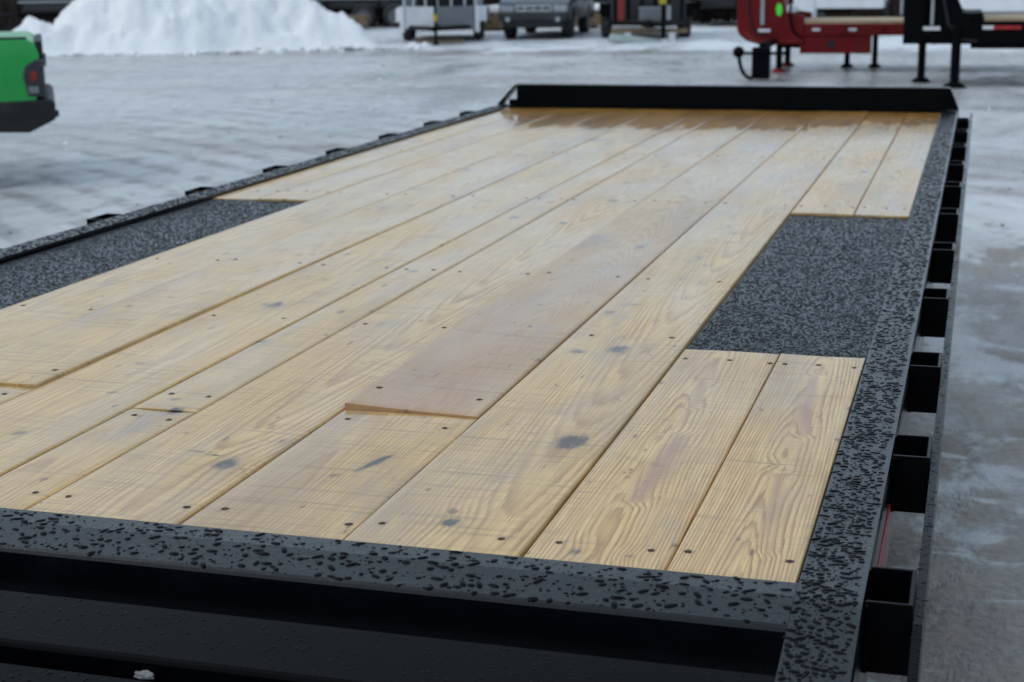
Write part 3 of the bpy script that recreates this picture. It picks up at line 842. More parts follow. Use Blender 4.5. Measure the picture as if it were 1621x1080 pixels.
# --- beads of rain on the painted steel: small domes joined into one part per surface
def droplets(parent, area_fn, n, zfn, rmin, rmax, power=2.4, seed=1, S=8):
    r_ = np.random.default_rng(seed)
    xy = area_fn(r_, n)
    rad = rmin + (rmax - rmin) * r_.random(n) ** power
    asp = r_.uniform(0.8, 1.3, n) + 0.9 * (rad / rmax) * r_.random(n); an = r_.normal(0, 0.7, n)
    # big drops swallow small ones near them: drop those whose centre lies inside a bigger one
    order = np.argsort(-rad)
    xy, rad, asp, an = xy[order], rad[order], asp[order], an[order]
    cell = {}
    keep = []
    cs = rmax * 1.5
    for i in range(n):
        cx, cy = int(xy[i, 0] // cs), int(xy[i, 1] // cs)
        ok = True
        for a in (-1, 0, 1):
            for b in (-1, 0, 1):
                for j in cell.get((cx + a, cy + b), ()):
                    if (xy[i, 0] - xy[j, 0]) ** 2 + (xy[i, 1] - xy[j, 1]) ** 2 < (0.92 * (rad[i] + rad[j])) ** 2:
                        ok = False; break
                if not ok: break
            if not ok: break
        if ok:
            keep.append(i); cell.setdefault((cx, cy), []).append(i)
    xy, rad, asp, an = xy[keep], rad[keep], asp[keep], an[keep]
    n = len(keep)
    th = np.arange(S) * 2 * np.pi / S
    prof = [(1.0, -0.05), (0.88, 0.15), (0.52, 0.25)]
    loc = np.array([(a * math.cos(t_), a * math.sin(t_), b) for a, b in prof for t_ in th] + [(0, 0, 0.28)])
    lx = loc[None, :, 0] * rad[:, None] * asp[:, None]; ly = loc[None, :, 1] * rad[:, None] / np.sqrt(asp)[:, None]
    wob = 1 + 0.16 * r_.standard_normal((n, 1))
    X = xy[:, 0:1] + lx * np.cos(an)[:, None] - ly * np.sin(an)[:, None]
    Y = xy[:, 1:2] + lx * np.sin(an)[:, None] + ly * np.cos(an)[:, None]
    Z = zfn(Y) + loc[None, :, 2] * rad[:, None] * wob
    V = np.stack([X, Y, Z], -1).reshape(-1, 3)
    m = len(loc)
    tri = []
    for k in range(len(prof) - 1):
        for i in range(S):
            a, b = k * S + i, k * S + (i + 1) % S
            tri += [(a, b, b + S), (a, b + S, a + S)]
    for i in range(S):
        tri.append(((len(prof) - 1) * S + i, (len(prof) - 1) * S + (i + 1) % S, m - 1))
    tri = np.array(tri)
    Fc = (tri[None] + (np.arange(n) * m)[:, None, None]).reshape(-1, 3)
    o = mesh_np('water_droplets', V, Fc, M['water'], parent)
    o['kind'] = 'stuff'
    return o
zd = np.vectorize(zdrop)
def area(x0, x1, y0, y1, power=1.0):
    def f(r_, n):
        return np.stack([r_.uniform(x0, x1, n), y0 + (y1 - y0) * r_.random(n) ** power], 1)
    return f
droplets(rails[1], area(1.122, 1.189, 1.25, 8.15, 1.7), 14000, zd, 0.0007, 0.0052, power=3.0, seed=1)
droplets(rails[-1], area(-1.189, -1.122, 2.9, 8.15, 1.0), 5000, zd, 0.0014, 0.0060, seed=2)
droplets(rear_plate, area(-0.1, 1.117, 1.678, 1.780), 3000, zd, 0.0005, 0.0060, power=5.5, seed=3)
droplets(bar2, area(0.0, 1.117, 1.476, 1.570), 1300, zd, 0.0006, 0.0026, seed=4)
droplets(bar3, area(0.1, 1.117, 1.332, 1.424), 1200, zd, 0.0008, 0.0036, seed=5)
droplets(pads[1], area(0.775, 1.116, 2.962, 4.730, 1.2), 17000, lambda Y: ZP + 0 * Y, 0.0012, 0.0040, seed=6, S=6)
droplets(pads[-1], area(-1.116, -0.775, 3.0, 4.686, 1.0), 13000, lambda Y: ZP + 0 * Y, 0.0013, 0.0046, seed=7, S=6)

droplets(rub[1], area(1.2540, 1.2642, 1.3, 6.0, 1.6), 1500, lambda Y: zd(Y) - 0.0202, 0.0008, 0.0030, seed=8)

# crust of snow caught in the gap between the dovetail bars
def lump(name, c, sx, sy, sz, seed, mat, label, cat, group=None):
    bm = bmesh.new()
    bmesh.ops.create_icosphere(bm, subdivisions=4, radius=1.0)
    for v in bm.verts:
        k = 1 + 0.35 * mnoise.fractal(v.co * 1.6 + Vector((seed, 0, 0)), 0.8, 2.0, 5)
        v.co = Vector((v.co.x * sx * k, v.co.y * sy * k, max(-0.15, v.co.z) * sz * k))
    me = bpy.data.meshes.new(name); bm.to_mesh(me); bm.free()
    me.polygons.foreach_set('use_smooth', [True] * len(me.polygons)); me.materials.append(mat)
    o = bpy.data.objects.new(name, me); col.objects.link(o); o.location = c
    tag(o, label, cat, group)
    return o
lump('snow_clump', (0.424, 1.464, 0.842), 0.013, 0.005, 0.006, 3, M['dirty_snow'], 'small crust of snow caught in the dark gap between the dovetail bars', 'snow clump')

# ------------------------------------------------------------------ background machines
def view_rz(x, y):
    return math.atan2(-(x - 1.295), y)

def frame_pick(name, loc, rz, label, cat, group=None):
    e = empty(name, loc, rz); tag(e, label, cat, group); return e

def arch(y, r, n=9):
    return [(y - r * math.cos(math.pi * i / (n - 1)), 0.34 + r * math.sin(math.pi * i / (n - 1)) * 0.95) for i in range(n)]

def pickup(loc, rz, paint, label, hood=0.93, bed=1.20, w=1.78, L=5.1, r=0.36, rear_dark=False, lift=0.0):
    """front at local y = 0 facing -y"""
    e = frame_pick('pickup_truck', loc, rz, label, 'pickup truck')
    hw = w / 2
    z0 = 0.44 + lift
    fa, ra = 0.86, L - (1.85 if rear_dark else 1.15)
    ar = r + 0.07
    # body side outline: sill, arches, tail, bed rail, cowl, hood, nose
    A1 = [(y, max(z, z0)) for y, z in arch(fa, ar)]; A2 = [(y, max(z, z0)) for y, z in arch(ra, ar)]
    poly = [(0.10, z0 + 0.1)] + A1 + A2 + [(L - 0.06, z0 + 0.14), (L - .02, bed - .12), (L - .05, bed - .03), (L - .10, bed), (L - 1.95, bed), (L - 1.97, bed - 0.02), (1.35, hood + 0.12), (0.45, hood + 0.03), (0.10, hood - 0.05), (0.03, hood - 0.16), (0.03, z0 + 0.2)]
    bd = MB().prism(poly, -hw, hw, 'x').build('body', paint, e, 0.07, 4, smooth=True)
    # cab
    cz = bed + 0.55
    cab = MB(); yf, yr = 1.38, L - 2.0
    vs = [(-hw + .04, yf, hood + .08), (hw - .04, yf, hood + .08), (hw - .04, yr, bed - .05), (-hw + .04, yr, bed - .05),
          (-hw + .20, yf + .62, cz), (hw - .20, yf + .62, cz), (hw - .20, yr - .12, cz), (-hw + .20, yr - .12, cz)]
    cab.add(vs, [(0, 3, 2, 1), (4, 5, 6, 7), (0, 1, 5, 4), (2, 3, 7, 6), (0, 4, 7, 3), (1, 2, 6, 5)])
    cab.build('cab', paint, e, 0.05, 3)
    ws = MB().add([(-hw + .12, yf + .00, hood + .15), (hw - .12, yf + .00, hood + .15), (hw - .25, yf + .56, cz - .05), (-hw + .25, yf + .56, cz - .05)], [(0, 1, 2, 3)])
    g = ws.build('windscreen', M['glass'], e); g.modifiers.new('s', 'SOLIDIFY').thickness = 0.02
    for s in (-1, 1):
        q = MB().add([(s * (hw - .03), yf + .25, bed + .0), (s * (hw - .03), yr - .12, bed + .0), (s * (hw - .185), yr - .22, cz - .05), (s * (hw - .185), yf + .65, cz - .05)], [(0, 1, 2, 3)])
        g = q.build('side_window', M['glass'], e); g.modifiers.new('s', 'SOLIDIFY').thickness = 0.02
        MB().box(s * hw + (0 if s > 0 else -.19), s * hw + (.19 if s > 0 else 0), yf + .2, yf + .3, hood + .12, hood + .30).build('mirror', M['trim'], e, 0.02)
    # front: grille, lamps, bumper
    gr = B(-0.42, 0.42, 0.005, 0.04, hood - 0.36, hood - 0.12).build('grille', M['chrome'], e, 0.012)
    B(-0.37, 0.37, -0.002, 0.012, hood - 0.325, hood - 0.155).build('opening', M['trim'], gr)
    B(-0.37, 0.37, -0.012, 0.0, hood - 0.262, hood - 0.215).build('centre_bar', M['chrome'], gr, 0.006)
    for x in (-0.2, 0, 0.2):
        B(x - .015, x + .015, -0.008, 0.0, hood - 0.325, hood - 0.155).build('slat', M['chrome'], gr)
    for s in (-1, 1):
        a, b = sorted((s * 0.46, s * (hw - .03)))
        MB().prism([(a, hood - .34), (b, hood - .31), (b, hood - .14), (a, hood - .12)], 0.006, 0.10, 'y').build('headlight', M['lamp_clear'], e, 0.012)
    bp = MB().prism([(-0.12, z0 + 0.0), (-0.12, z0 + 0.17), (-0.05, z0 + 0.20), (0.12, z0 + 0.20), (0.12, z0 - 0.02)], -hw + .02, hw - .02, 'x').build('front_bumper', M['dark_paint'], e, 0.02)
    MB().prism([(-0.09, z0 - .16), (-0.10, z0 - .001), (0.16, z0 - .001), (0.16, z0 - .16)], -hw + .10, hw - .10, 'x').build('air_dam', M['trim'], e, 0.02)
    for s in (-1, 1):
        MB().cyl((s * 0.58, -0.135, z0 + 0.03), (s * 0.58, -0.10, z0 + 0.03), 0.055).build('fog_lamp', M['lamp_clear'], bp)
    # rear: bumper, tailgate, lamps
    rb = MB().prism([(L - .95, z0 - .07), (L - .95, z0 + .125), (L + .045, z0 + .15), (L + .075, z0 + .12), (L + .07, z0 - .005), (L - .13, z0 - .10)] if rear_dark else [(L - .22, z0 - .03), (L - .22, z0 + .13), (L + .13, z0 + .13), (L + .17, z0 + .08), (L + .13, z0 - .04), (L - 0.02, z0 - .10)], -hw - (.012 if rear_dark else -.01), hw + (.012 if rear_dark else -.01), 'x').build('rear_bumper', M['trim'], e, 0.015)
    B(-hw + .14, hw - .14, L - .045, L + .012, z0 + .16, bed - .02).build('tailgate', paint if not rear_dark else M['trim'], e, 0.015)
    B(-0.12, 0.12, L + .013, L + .03, bed - .25, bed - .15).build('handle', M['trim'], e, 0.01)
    for s in (-1, 1):
        a, b = sorted((s * (hw - .13), s * (hw + .008)))
        tl = MB().prism([(L - .13, bed - .20), (L - .045, bed - .15), (L + .008, bed - .16), (L + .006, z0 + .17), (L - .12, z0 + .17), (L - .15, z0 + .33)], a, b, 'x').build('tail_lamp', M['lamp_smoke'], e, 0.012)
        a, b = sorted((s * (hw - .10), s * (hw + .011)))
        MB().prism([(L - .11, z0 + .20), (L - .04, z0 + .20), (L - .04, z0 + .25), (L - .115, z0 + .25)], a, b, 'x').build('reverse_lens', M['alu_dark'], tl)
        MB().prism([(L - .10, bed - .25), (L - .05, bed - .23), (L - .045, bed - .30), (L - .09, bed - .32)], a, b, 'x').build('lens', M['lamp_red'], tl)
    for y in (fa, ra):
        for s in (-1, 1):
            wheel('wheel', (s * (hw - .13), y, r), r, 0.24, e)
    MB().box(-0.5, 0.5, 0.5, L - 1.7, 0.30, 0.46).build('chassis', M['trim'], e)
    return e

# green pickup, broadside, nose to the left, only its tail in the picture
GX, GY = -5.56, 10.72
rz = view_rz(GX, GY)
# local +y (tail) must point to the right of the view, local +x... side toward the camera
ang = rz - R(90)
Lg = 5.3
d = Vector((-math.sin(ang), math.cos(ang)))
n_ = Vector((math.cos(ang), math.sin(ang)))
gp = pickup((GX - d.x * (Lg + .02) - n_.x * 0.93, GY - d.y * (Lg + .02) - n_.y * 0.93, 0), ang, M['green'],
       'bright green pickup truck, only its tail showing at the left edge', hood=0.98, bed=1.135, w=1.86, L=Lg, r=0.38, rear_dark=True, lift=0.09)
B(0.9305, 0.936, Lg - .52, Lg - .35, 0.83, 0.885).build('badge', M['chrome'], gp, 0.004)
B(0.9295, 0.9325, Lg - 1.2, Lg - .24, 0.985, 0.992).build('body_crease', M['green'], gp)
B(0.80, 0.925, Lg - 2.0, Lg - .10, 1.1352, 1.150).build('bed_rail_cap', M['trim'], gp, 0.006)
MB().box(-0.06, 0.06, Lg - .1, Lg + .10, 0.47, 0.52).build('hitch_receiver', M['trim'], gp)

# snow that drifted under the bed side is left out; grey pickup facing the camera
gx, gy = -8.62, 35.6
pickup((gx, gy, 0), view_rz(gx, gy) - R(9), M['grey_paint'], 'silver grey pickup truck facing the camera, right of the stock trailer', hood=0.90, bed=1.15, w=1.62, L=5.0, r=0.35)

def jack(x, y, h, parent, mat, foot=None, r=0.035):
    j = MB().cyl((x, y, 0.06), (x, y, h), r).build('jack', mat, parent)
    MB().cyl((x, y, 0.0), (x, y, 0.06), r * 2.6, r * 1.6).build('foot', foot or mat, j)
    return j

# aluminium stock trailer, V nose toward the camera
sx_, sy_ = -10.35, 33.9
e = frame_pick('stock_trailer', (sx_, sy_, 0), view_rz(sx_, sy_) - R(4), 'silver aluminium stock trailer with a V nose, beside the snow heap', 'trailer')
hw = 0.80
for s, mt in ((-1, 'alu'), (1, 'alu_dark')):  # lit left and shaded right nose sides, painted as two tones
    n = MB().add([(0.0, 0.0, 0.34), (s * hw, 0.62, 0.30), (s * hw, 0.62, 0.80), (0.0, 0.0, 0.80)], [(0, 1, 2, 3)]).build('nose_panel', M[mt], e)
    n.modifiers.new('s', 'SOLIDIFY').thickness = 0.03
    for k in (0.0, 0.36, 0.72, 1.0):
        MB().box(s * hw * k - .02, s * hw * k + .02, 0.62 * k + 0.012, 0.62 * k + .05, 0.80, 2.05).build('post', M['alu'], e)
    for z in (1.12, 1.45, 1.8):
        b_ = MB().add([(0, 0.02, z), (s * hw, 0.64, z), (s * hw, 0.64, z + .10), (0, 0.02, z + .10)], [(0, 1, 2, 3)]).build('slat', M['alu'], e)
        b_.modifiers.new('s', 'SOLIDIFY').thickness = 0.02
    B(*sorted((s * hw, s * (hw + .03))), 0.66, 4.4, 0.35, 0.95).build('side_panel', M['alu'], e)
    B(*sorted((s * hw, s * (hw + .03))), 0.66, 4.4, 1.95, 2.05).build('top_rail', M['alu'], e)
    for y in (1.6, 2.5):
        wheel('wheel', (s * (hw + 0.02), y, 0.33), 0.33, 0.2, e)
    # pale front corner and fender
    B(*sorted((s * (hw + .0), s * (hw + .10))), 0.55, 0.66, 0.22, 0.80).build('corner_cap', M['white'], e, 0.01)
    MB().prism([(1.05, 0.45), (1.15, 0.75), (2.95, 0.75), (3.05, 0.45), (2.95, 0.45), (2.88, 0.70), (1.22, 0.70), (1.15, 0.45)], *sorted((s * (hw + .031), s * (hw + .24))), axis='x').build('fender', M['white'], e)
B(-hw, hw, 0.65, 4.4, 0.30, 0.36).build('floor', M['dark_paint'], e)
B(-hw + .01, hw - .01, 4.3, 4.4, 0.37, 1.95).build('rear_gate', M['dark_paint'], e)
B(-hw - .02, hw + .02, 0.64, 4.4, 2.051, 2.09).build('roof', M['alu'], e)
MB().box(-0.05, 0.05, -1.2, 0.0, 0.30, 0.40).tube([(-hw, 0.8, 0.33), (0, -0.9, 0.35)], 0.05).tube([(hw, 0.8, 0.33), (0, -0.9, 0.35)], 0.05).build('tongue', M['black_far'], e)
j = jack(0.0, -0.75, 1.15, e, M['black_far'])
MB().cyl((0, -0.75, 0.50), (0, -0.75, 0.66), 0.05).build('band', M['yellow'], j)
MB().box(-0.55, 0.6, -0.5, -0.35, 0.03, 0.09).build('skid_board', M['timber'], e)

# black dump trailer, front toward the camera
dx, dy = -5.85, 35.3
e = frame_pick('dump_trailer', (dx, dy, 0), view_rz(dx, dy) + R(3), 'black dump trailer facing the camera, left of the red trailer', 'trailer')
hw = 0.92
B(-hw + .08, hw - .08, 0.55, 4.2, 0.42, 1.75).build('dump_body', M['dark_paint'], e, 0.02)
for x in (-0.75, -0.45, -0.15, 0.15, 0.45, 0.75):
    B(x - .03, x + .03, 0.50, 0.549, 0.45, 1.75).build('rib', M['black_far'], e)
B(-0.70, -0.54, 0.42, 0.499, 0.36, 1.20).build('red_panel', M['lamp_red'], e, 0.01)
tb = B(-0.22, 0.26, 0.05, 0.45, 0.44, 0.70).build('toolbox', M['alu_dark'], e, 0.02)
B(-0.23, 0.27, 0.04, 0.46, 0.701, 0.73).build('lid', M['pipe'], tb, 0.01)
MB().box(-0.06, 0.06, -0.9, 0.5, 0.32, 0.42).tube([(-hw + .1, 0.55, 0.38), (0.25, -0.7, 0.38)], 0.05).tube([(hw - .1, 0.55, 0.38), (0.25, -0.7, 0.38)], 0.05).build('tongue', M['black_far'], e)
j = jack(0.28, -0.45, 0.95, e, M['black_far'], M['white'], 0.05)
B(0.18, 0.34, -0.52, -0.40, 0.80, 1.02).build('tag', M['yellow'], j, 0.02)
B(0.34, 0.44, -0.40, -0.30, 0.45, 0.78).build('hydraulic_pump', M['pipe'], e, 0.02)
B(-0.85, 0.85, 0.02, 0.10, 0.16, 0.26).build('front_timber', M['timber'], e)
for s in (-1, 1):
    for y in (1.6, 2.5):
        wheel('wheel', (s * (hw - .01), y, 0.36), 0.36, 0.23, e)
    MB().prism([(1.1, 0.5), (1.2, 0.80), (2.9, 0.80), (3.0, 0.5), (2.9, 0.5), (2.83, 0.75), (1.27, 0.75), (1.2, 0.5)], *sorted((s * (hw - .075), s * (hw + .14))), axis='x').build('fender', M['black_far'], e)
    B(*sorted((s * 0.42, s * .56)), -0.1, 0.0, 0.0, 0.18).build('support_block', M['white'], e)

# pale sheet lying on the snow before the dump trailer
sh = MB().add([(-0.6, -0.4, 0.09), (0.55, -0.35, 0.02), (0.62, 0.4, 0.05), (-0.5, 0.45, 0.19), (-0.6, -0.4, 0.05), (0.55, -0.35, -0.02), (0.62, 0.4, 0.0), (-0.5, 0.45, 0.14)],
              [(0, 1, 2, 3), (4, 5, 6, 7), (0, 1, 5, 4), (1, 2, 6, 5), (2, 3, 7, 6), (3, 0, 4, 7)]).build('loading_sheet', M['pale_sheet'])
sh.location = (-6.0, 34.4, 0); sh.rotation_euler = (0, 0, R(14))
tag(sh, 'pale green sheet lying on the snow in front of the black dump trailer', 'sheet')

# lumber stacks with snow on top between the machines
def lumber(loc, rz, nx, nz, L, label, snow=True):
    e = frame_pick('lumber_stack', loc, rz, label, 'lumber stack', 'snowy lumber stacks behind the trucks')
    for k in range(nz):
        for i in range(nx):
            B(-nx * .075 + i * .15, -nx * .075 + i * .15 + .143, -L / 2 + random.uniform(-.05, .05), L / 2, 0.1 + k * .10, 0.1 + k * .10 + .09).build('timber', M['timber'], e)
    for y in (-L / 3, L / 3):
        B(-nx * .075, nx * .075, y - .05, y + .05, 0.0, 0.099).build('bearer', M['timber'], e)
    if snow:
        zt = 0.1 + nz * .10
        MB().prism([(-nx * .08, zt - .01), (nx * .08, zt - .01), (nx * .075, zt + .10), (nx * .03, zt + .16), (-nx * .04, zt + .14), (-nx * .078, zt + .07)], -L / 2, L / 2, 'y').build('snow_cap', M['snow'], e, 0.03)
    return e
lumber((-8.15, 42.5, 0), R(92), 6, 4, 2.2, 'snow-capped lumber stack between the grey pickup and the black dump trailer')
lumber((-11.2, 41.0, 0), R(20), 5, 4, 1.2, 'snow-capped lumber stack between the stock trailer and the grey pickup')
lumber((-16.6, 41.5, 0), R(105), 5, 3, 3.0, 'brown lumber stack left of the stock trailer, behind the snow heap', False)

def flat_trailer(loc, rz, label, L=6.0, paint='black_far', tape=False, H=0.75, box=None, boxmat='dark_paint', group=None, name='utility_trailer'):
    """low trailer seen side on: local x is its length"""
    e = frame_pick(name, loc, rz, label, 'trailer', group)
    MB().box(-L / 2, L / 2, -0.9, -0.83, H - .14, H).box(-L / 2, L / 2, 0.83, 0.9, H - .14, H).box(-L / 2, -L / 2 + .07, -0.83, 0.83, H - .14, H).box(L / 2 - .07, L / 2, -0.83, 0.83, H - .14, H).build('frame', M[paint], e)
    for i in range(6):
        B(-L / 2 + .075, L / 2 - .075, -0.82 + i * .2745, -0.82 + i * .2745 + .265, H - .05, H + .002).build('deck_board', M['deck_far'], e)
    for x in (-0.45, 0.45):
        for s in (-1, 1):
            ww = wheel('wheel', (0, 0, 0), 0.34, 0.2, e); ww.location = (x, s * 1.0, 0.34); ww.rotation_euler = (0, 0, R(90))
    MB().tube([(-L / 2, -0.8, H - .08), (-L / 2 - 1.2, 0, H - .1)], 0.05).tube([(-L / 2, 0.8, H - .08), (-L / 2 - 1.2, 0, H - .1)], 0.05).build('tongue', M[paint], e)
    jack(-L / 2 - 0.9, 0.0, H + .25, e, M[paint])
    if box:
        B(-L / 2 + .1, L / 2 - .1, -0.78, 0.78, H + .003, H + box).build('body', M[boxmat], e, 0.03)
    MB().box(-L / 2, L / 2, -0.905, -0.90, H + .25, H + .29).build('side_rail', M['pipe'], e)
    for k in range(5):
        x = -L / 2 + .03 + (L - .06) * k / 4
        B(x - .025, x + .025, -0.90, -0.85, H - .0, H + .29).build('rail_post', M[paint], e)
    return e
flat_trailer((-20.9, 39.8, 0), R(28), 'dark utility trailer behind the green pickup, left of the snow heap', 6.5, H=0.62, box=1.0, group='dark trailers parked along the back')
flat_trailer((-15.6, 44.0, 0), R(20), 'dark utility trailer behind the right shoulder of the snow heap', 6.0, H=0.55, box=1.2, group='dark trailers parked along the back')
flat_trailer((-8.6, 45.2, 0), R(12), 'dark utility trailer in the back row behind the grey pickup', 7.0, H=0.62, box=1.1, group='dark trailers parked along the back')
flat_trailer((-4.2, 44.6, 0), R(6), 'dark utility trailer with white panels behind the black dump trailer', 4.2, H=0.50, box=1.0, group='dark trailers parked along the back')

def cargo(loc, rz, label, L=5.5, H=2.3, paint='white', z0=0.42, group='enclosed cargo trailers'):
    e = frame_pick('cargo_trailer', loc, rz, label, 'trailer', group)
    MB().prism([(-L / 2, -1.0), (L / 2, -1.0), (L / 2, 1.0), (-L / 2, 1.0), (-L / 2 - .7, 0)], z0, H, 'z').build('body', M[paint], e, 0.03)
    B(-L / 2 - .02, L / 2 + .02, -1.025, -1.003, z0 - .02, z0 + .10).build('lower_trim', M['alu_dark'], e)
    dr = B(L / 2 - 1.3, L / 2 - .5, -1.03, -1.004, z0 + .12, H - .25).build('door', M[paint], e, 0.01)
    B(L / 2 - .62, L / 2 - .56, -1.05, -1.031, 1.1, 1.2).build('handle', M['trim'], dr)
    for x in (-0.45, 0.45):
        for s in (-1, 1):
            ww = wheel('wheel', (0, 0, 0), 0.34, 0.2, e); ww.location = (x, s * 0.95, 0.34); ww.rotation_euler = (0, 0, R(90))
    MB().tube([(-L / 2, -0.6, z0 - .05), (-L / 2 - 1.7, 0, z0 - .05)], 0.05).tube([(-L / 2, 0.6, z0 - .05), (-L / 2 - 1.7, 0, z0 - .05)], 0.05).build('tongue', M['black_far'], e)
    jack(-L / 2 - 1.5, 0, 0.8, e, M['pipe'])
    return e
cargo((3.6, 41.5, 0), R(0), 'long white enclosed trailer behind the black gooseneck at right', 5.6, z0=0.36)
cargo((-2.2, 43.5, 0), R(-88), 'white enclosed trailer seen end on behind the red gooseneck', 4.0, z0=0.52)

# white box body with a wheel, just left of the red gooseneck
e = frame_pick('box_trailer', (-3.15, 36.8, 0), R(4), 'small white box trailer half hidden by the red gooseneck', 'trailer')
B(-0.55, 0.75, -0.3, 2.2, 0.32, 0.95).build('body', M['white'], e, 0.03)
for s in (-.68, .88):
    wheel('wheel', (s, 0.9, 0.27), 0.27, 0.17, e)
MB().box(-0.04, 0.24, -0.8, 0.0, 0.26, 0.319).build('tongue', M['black_far'], e)

# ---------------- red gooseneck, broadside
RY = 24.85
e = frame_pick('gooseneck_trailer', (-1.75, RY, 0), R(2), 'red gooseneck trailer standing broadside beyond the bulkhead', 'trailer')
# neck: plate with a rounded lower front corner, both sides
neck = [(-0.60, 0.66), (-0.56, 0.57), (-0.46, 0.49), (-0.28, 0.43), (0.12, 0.42), (0.42, 0.44), (0.42, 0.86), (0.14, 0.90), (0.08, 1.25), (0.08, 2.05), (-1.3, 2.05), (-1.3, 1.75), (-0.60, 1.65)]
MB().prism(neck, -0.12, 0.0, 'y').build('neck', M['red'], e, 0.015)
MB().prism(neck, 1.55, 1.67, 'y').build('neck', M['red'], e, 0.015)
B(-0.58, 0.06, 0.001, 1.549, 0.62, 1.62).build('neck_plate', M['red'], e)
B(-0.24, -0.18, -0.150, -0.121, 0.72, 1.5).build('grab_bar', M['pipe'], e, 0.01)
B(-0.27, -0.08, -0.160, -0.121, 0.615, 0.66).build('bracket', M['white'], e, 0.01)
MB().prism([(0.01, 0.87), (0.06, 0.85), (0.09, 0.94), (0.07, 1.03), (0.02, 1.05), (-0.01, 0.97)], -0.14, -0.121, 'y').build('tag', M['neon'], e)
MB().prism([(0.14, 0.905), (0.30, 0.90), (0.32, 0.98), (0.22, 1.04), (0.15, 1.01)], -0.10, 0.2, 'y').build('canvas_roll', M['white'], e, 0.02)
# deck
MB().box(0.33, 9.5, -0.10, -0.02, 0.56, 0.735).box(0.33, 9.5, 1.56, 1.64, 0.56, 0.735).build('deck_frame', M['red'], e, 0.006)
for k in range(8):
    B(0.34, 9.5, -0.095 + k * .2155, -0.095 + k * .2155 + .208, 0.736, 0.778).build('deck_board', M['deck_far'], e)
bx = B(0.36, 1.42, -0.085, 0.30, 0.29, 0.559).build('toolbox', M['red'], e, 0.012)
MB().cyl((0.82, -0.10, 0.43), (0.82, -0.086, 0.43), 0.06).build('latch', M['trim'], bx)
for x in (0.60, 1.14):
    B(x - .06, x + .06, -0.112, -0.101, 0.63, 0.67).build('reflector', M['white_tape'], e)
MB().box(0.05, 0.34, 0.15, 1.4, 0.36, 0.56).build('crossmember', M['black_far'], e)
for x, y in ((0.05, -0.05), (0.05, 1.55)):
    jack(x, y, 0.42, e, M['black_far'], M['red'], 0.05)
for x in (1.02, 1.45):
    jack(x, 3.3 - 0.0 if False else 1.2, 0.56, e, M['black_far'], None, 0.045)
for x in (5.2, 6.2):
    for y in (0.1, 1.45):
        ww = wheel('wheel', (0, 0, 0), 0.38, 0.22, e); ww.location = (x, y, 0.38); ww.rotation_euler = (0, 0, R(90))
for k in range(9):
    B(0.95 + k * .55, 1.05 + k * .55, -0.155, -0.101, 0.60, 0.72).build('stake_pocket', M['red'], e, 0.005)
MB().tube([(0.30, -0.14, 1.5), (0.22, -0.16, 1.1), (0.20, -0.15, 0.86), (0.26, -0.14, 0.62), (0.40, -0.11, 0.52)], 0.018).build('air_hose', M['black_far'], e)
MB().tube([(-0.40, -0.14, 1.5), (-0.43, -0.15, 0.95), (-0.36, -0.15, 0.66), (-0.2, -0.14, 0.55)], 0.014).build('cable', M['trim'], e)
MB().prism([(-0.50, 0.60), (-0.30, 0.47), (0.30, 0.47), (0.30, 0.49), (-0.29, 0.49), (-0.48, 0.62)], -0.128, -0.1205, 'y').build('weld_seam', M['lamp_red'], e)
# coupler block hanging under the nose with its chain
CO = -1.95
B(-0.175, 0.075, CO, CO + 0.25, 0.025, 0.47).build('coupler', M['black_far'], e, 0.012)
B(-0.10, 0.02, CO + 0.251, -0.121, 0.44, 0.52).build('coupler_arm', M['black_far'], e)
B(-0.36, 0.30, CO - 0.045, CO - 0.005, 0.375, 0.415).build('coupler_bar', M['black_far'], e)
MB().lathe([(0.001, -0.06), (0.055, -0.05), (0.085, 0.0), (0.055, 0.05), (0.001, 0.06)], (-0.36, CO - 0.025, 0.41), 'y', 14).build('knob', M['black_far'], e, smooth=True)
pts = [(-0.35 + 0.19 * (t_ / 1.0) ** 2.0, CO - 0.025, 0.38 - 0.345 * math.sin(t_ * 1.5)) for t_ in np.linspace(0, 1.0, 9)]
MB().tube(pts, 0.028).build('chain', M['black_far'], e)

# ---------------- black gooseneck, nearer, broadside at the right
KY = 22.25
e = frame_pick('gooseneck_trailer', (0.72, KY, 0), R(1), 'black gooseneck trailer standing broadside at the upper right corner', 'trailer')
nk = [(-0.46, 0.56), (0.42, 0.56), (0.42, 0.95), (0.30, 0.98), (0.20, 1.20), (0.12, 2.0), (-1.2, 2.0), (-1.2, 1.75), (-0.46, 1.62)]
MB().prism([(-0.46, 0.56), (-0.20, 0.56), (-0.20, 1.62), (-0.46, 1.62)], -0.10, 0.0, 'y').build('neck_post', M['black_far'], e, 0.01)
MB().prism([(-0.10, 0.56), (0.42, 0.56), (0.42, 0.95), (0.30, 0.98), (0.20, 1.20), (0.12, 2.0), (-0.10, 2.0)], -0.12, 0.0, 'y').build('neck', M['black_far'], e, 0.01)
MB().prism(nk, 1.5, 1.6, 'y').build('neck', M['black_far'], e, 0.01)
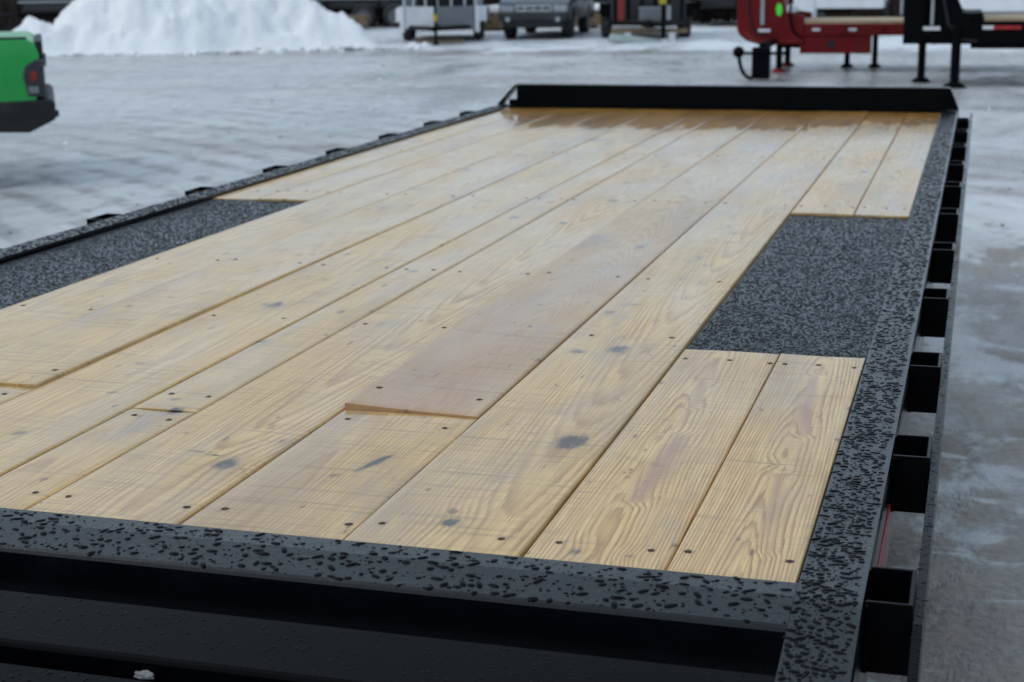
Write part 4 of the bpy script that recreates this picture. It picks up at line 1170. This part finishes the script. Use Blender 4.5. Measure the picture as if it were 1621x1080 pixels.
B(-1.2, 0.12, -0.10, 1.499, 1.75, 2.0).build('neck_beam', M['black_far'], e, 0.01)
B(-0.20, -0.10, -0.05, 1.5, 0.56, 0.68).build('neck_crossmember', M['black_far'], e)
B(-0.11, -0.07, -0.155, -0.121, 0.80, 1.6).build('grab_bar', M['pipe'], e, 0.01)
B(-0.20, 0.02, -0.150, -0.121, 0.745, 0.79).build('label_plate', M['white_tape'], e)
MB().prism([(0.185, 0.68), (0.215, 0.67), (0.235, 0.72), (0.212, 0.76), (0.205, 0.80), (0.192, 0.80), (0.19, 0.75)], -0.14, -0.121, 'y').build('hook', M['pipe'], e)
MB().box(0.42, 9.0, -0.12, -0.04, 0.56, 0.86).box(0.42, 9.0, 1.52, 1.6, 0.56, 0.86).build('deck_frame', M['black_far'], e, 0.006)
B(0.30, 0.56, -0.06, 1.5, 0.861, 0.97).build('deck_stop', M['black_far'], e, 0.01)
for k in range(8):
    B(0.58, 9.0, -0.12 + k * .2145, -0.12 + k * .2145 + .208, 0.861, 0.90).build('deck_board', M['deck_far'], e)
B(0.56, 0.70, -0.128, -0.121, 0.755, 0.80).build('reflector', M['white_tape'], e)
B(0.705, 1.05, -0.128, -0.121, 0.755, 0.80).build('reflector', M['red_tape'], e)
for k in range(8):
    B(1.15 + k * .6, 1.26 + k * .6, -0.175, -0.121, 0.72, 0.855).build('stake_pocket', M['black_far'], e, 0.005)
MB().tube([(0.10, -0.15, 1.6), (0.05, -0.16, 1.15), (0.12, -0.15, 0.82), (0.3, -0.14, 0.62), (0.5, -0.13, 0.6)], 0.018).build('air_hose', M['trim'], e)
B(0.42, 1.3, -0.10, 0.4, 0.50, 0.559).build('storage_tray', M['black_far'], e, 0.01)
jack(-0.215, 0.72, 0.60, e, M['black_far'], None, 0.055)
jack(0.235, -0.28, 0.80, e, M['black_far'], None, 0.065)
for x in (5.4, 6.4):
    for y in (0.1, 1.4):
        ww = wheel('wheel', (0, 0, 0), 0.39, 0.22, e); ww.location = (x, y, 0.39); ww.rotation_euler = (0, 0, R(90))
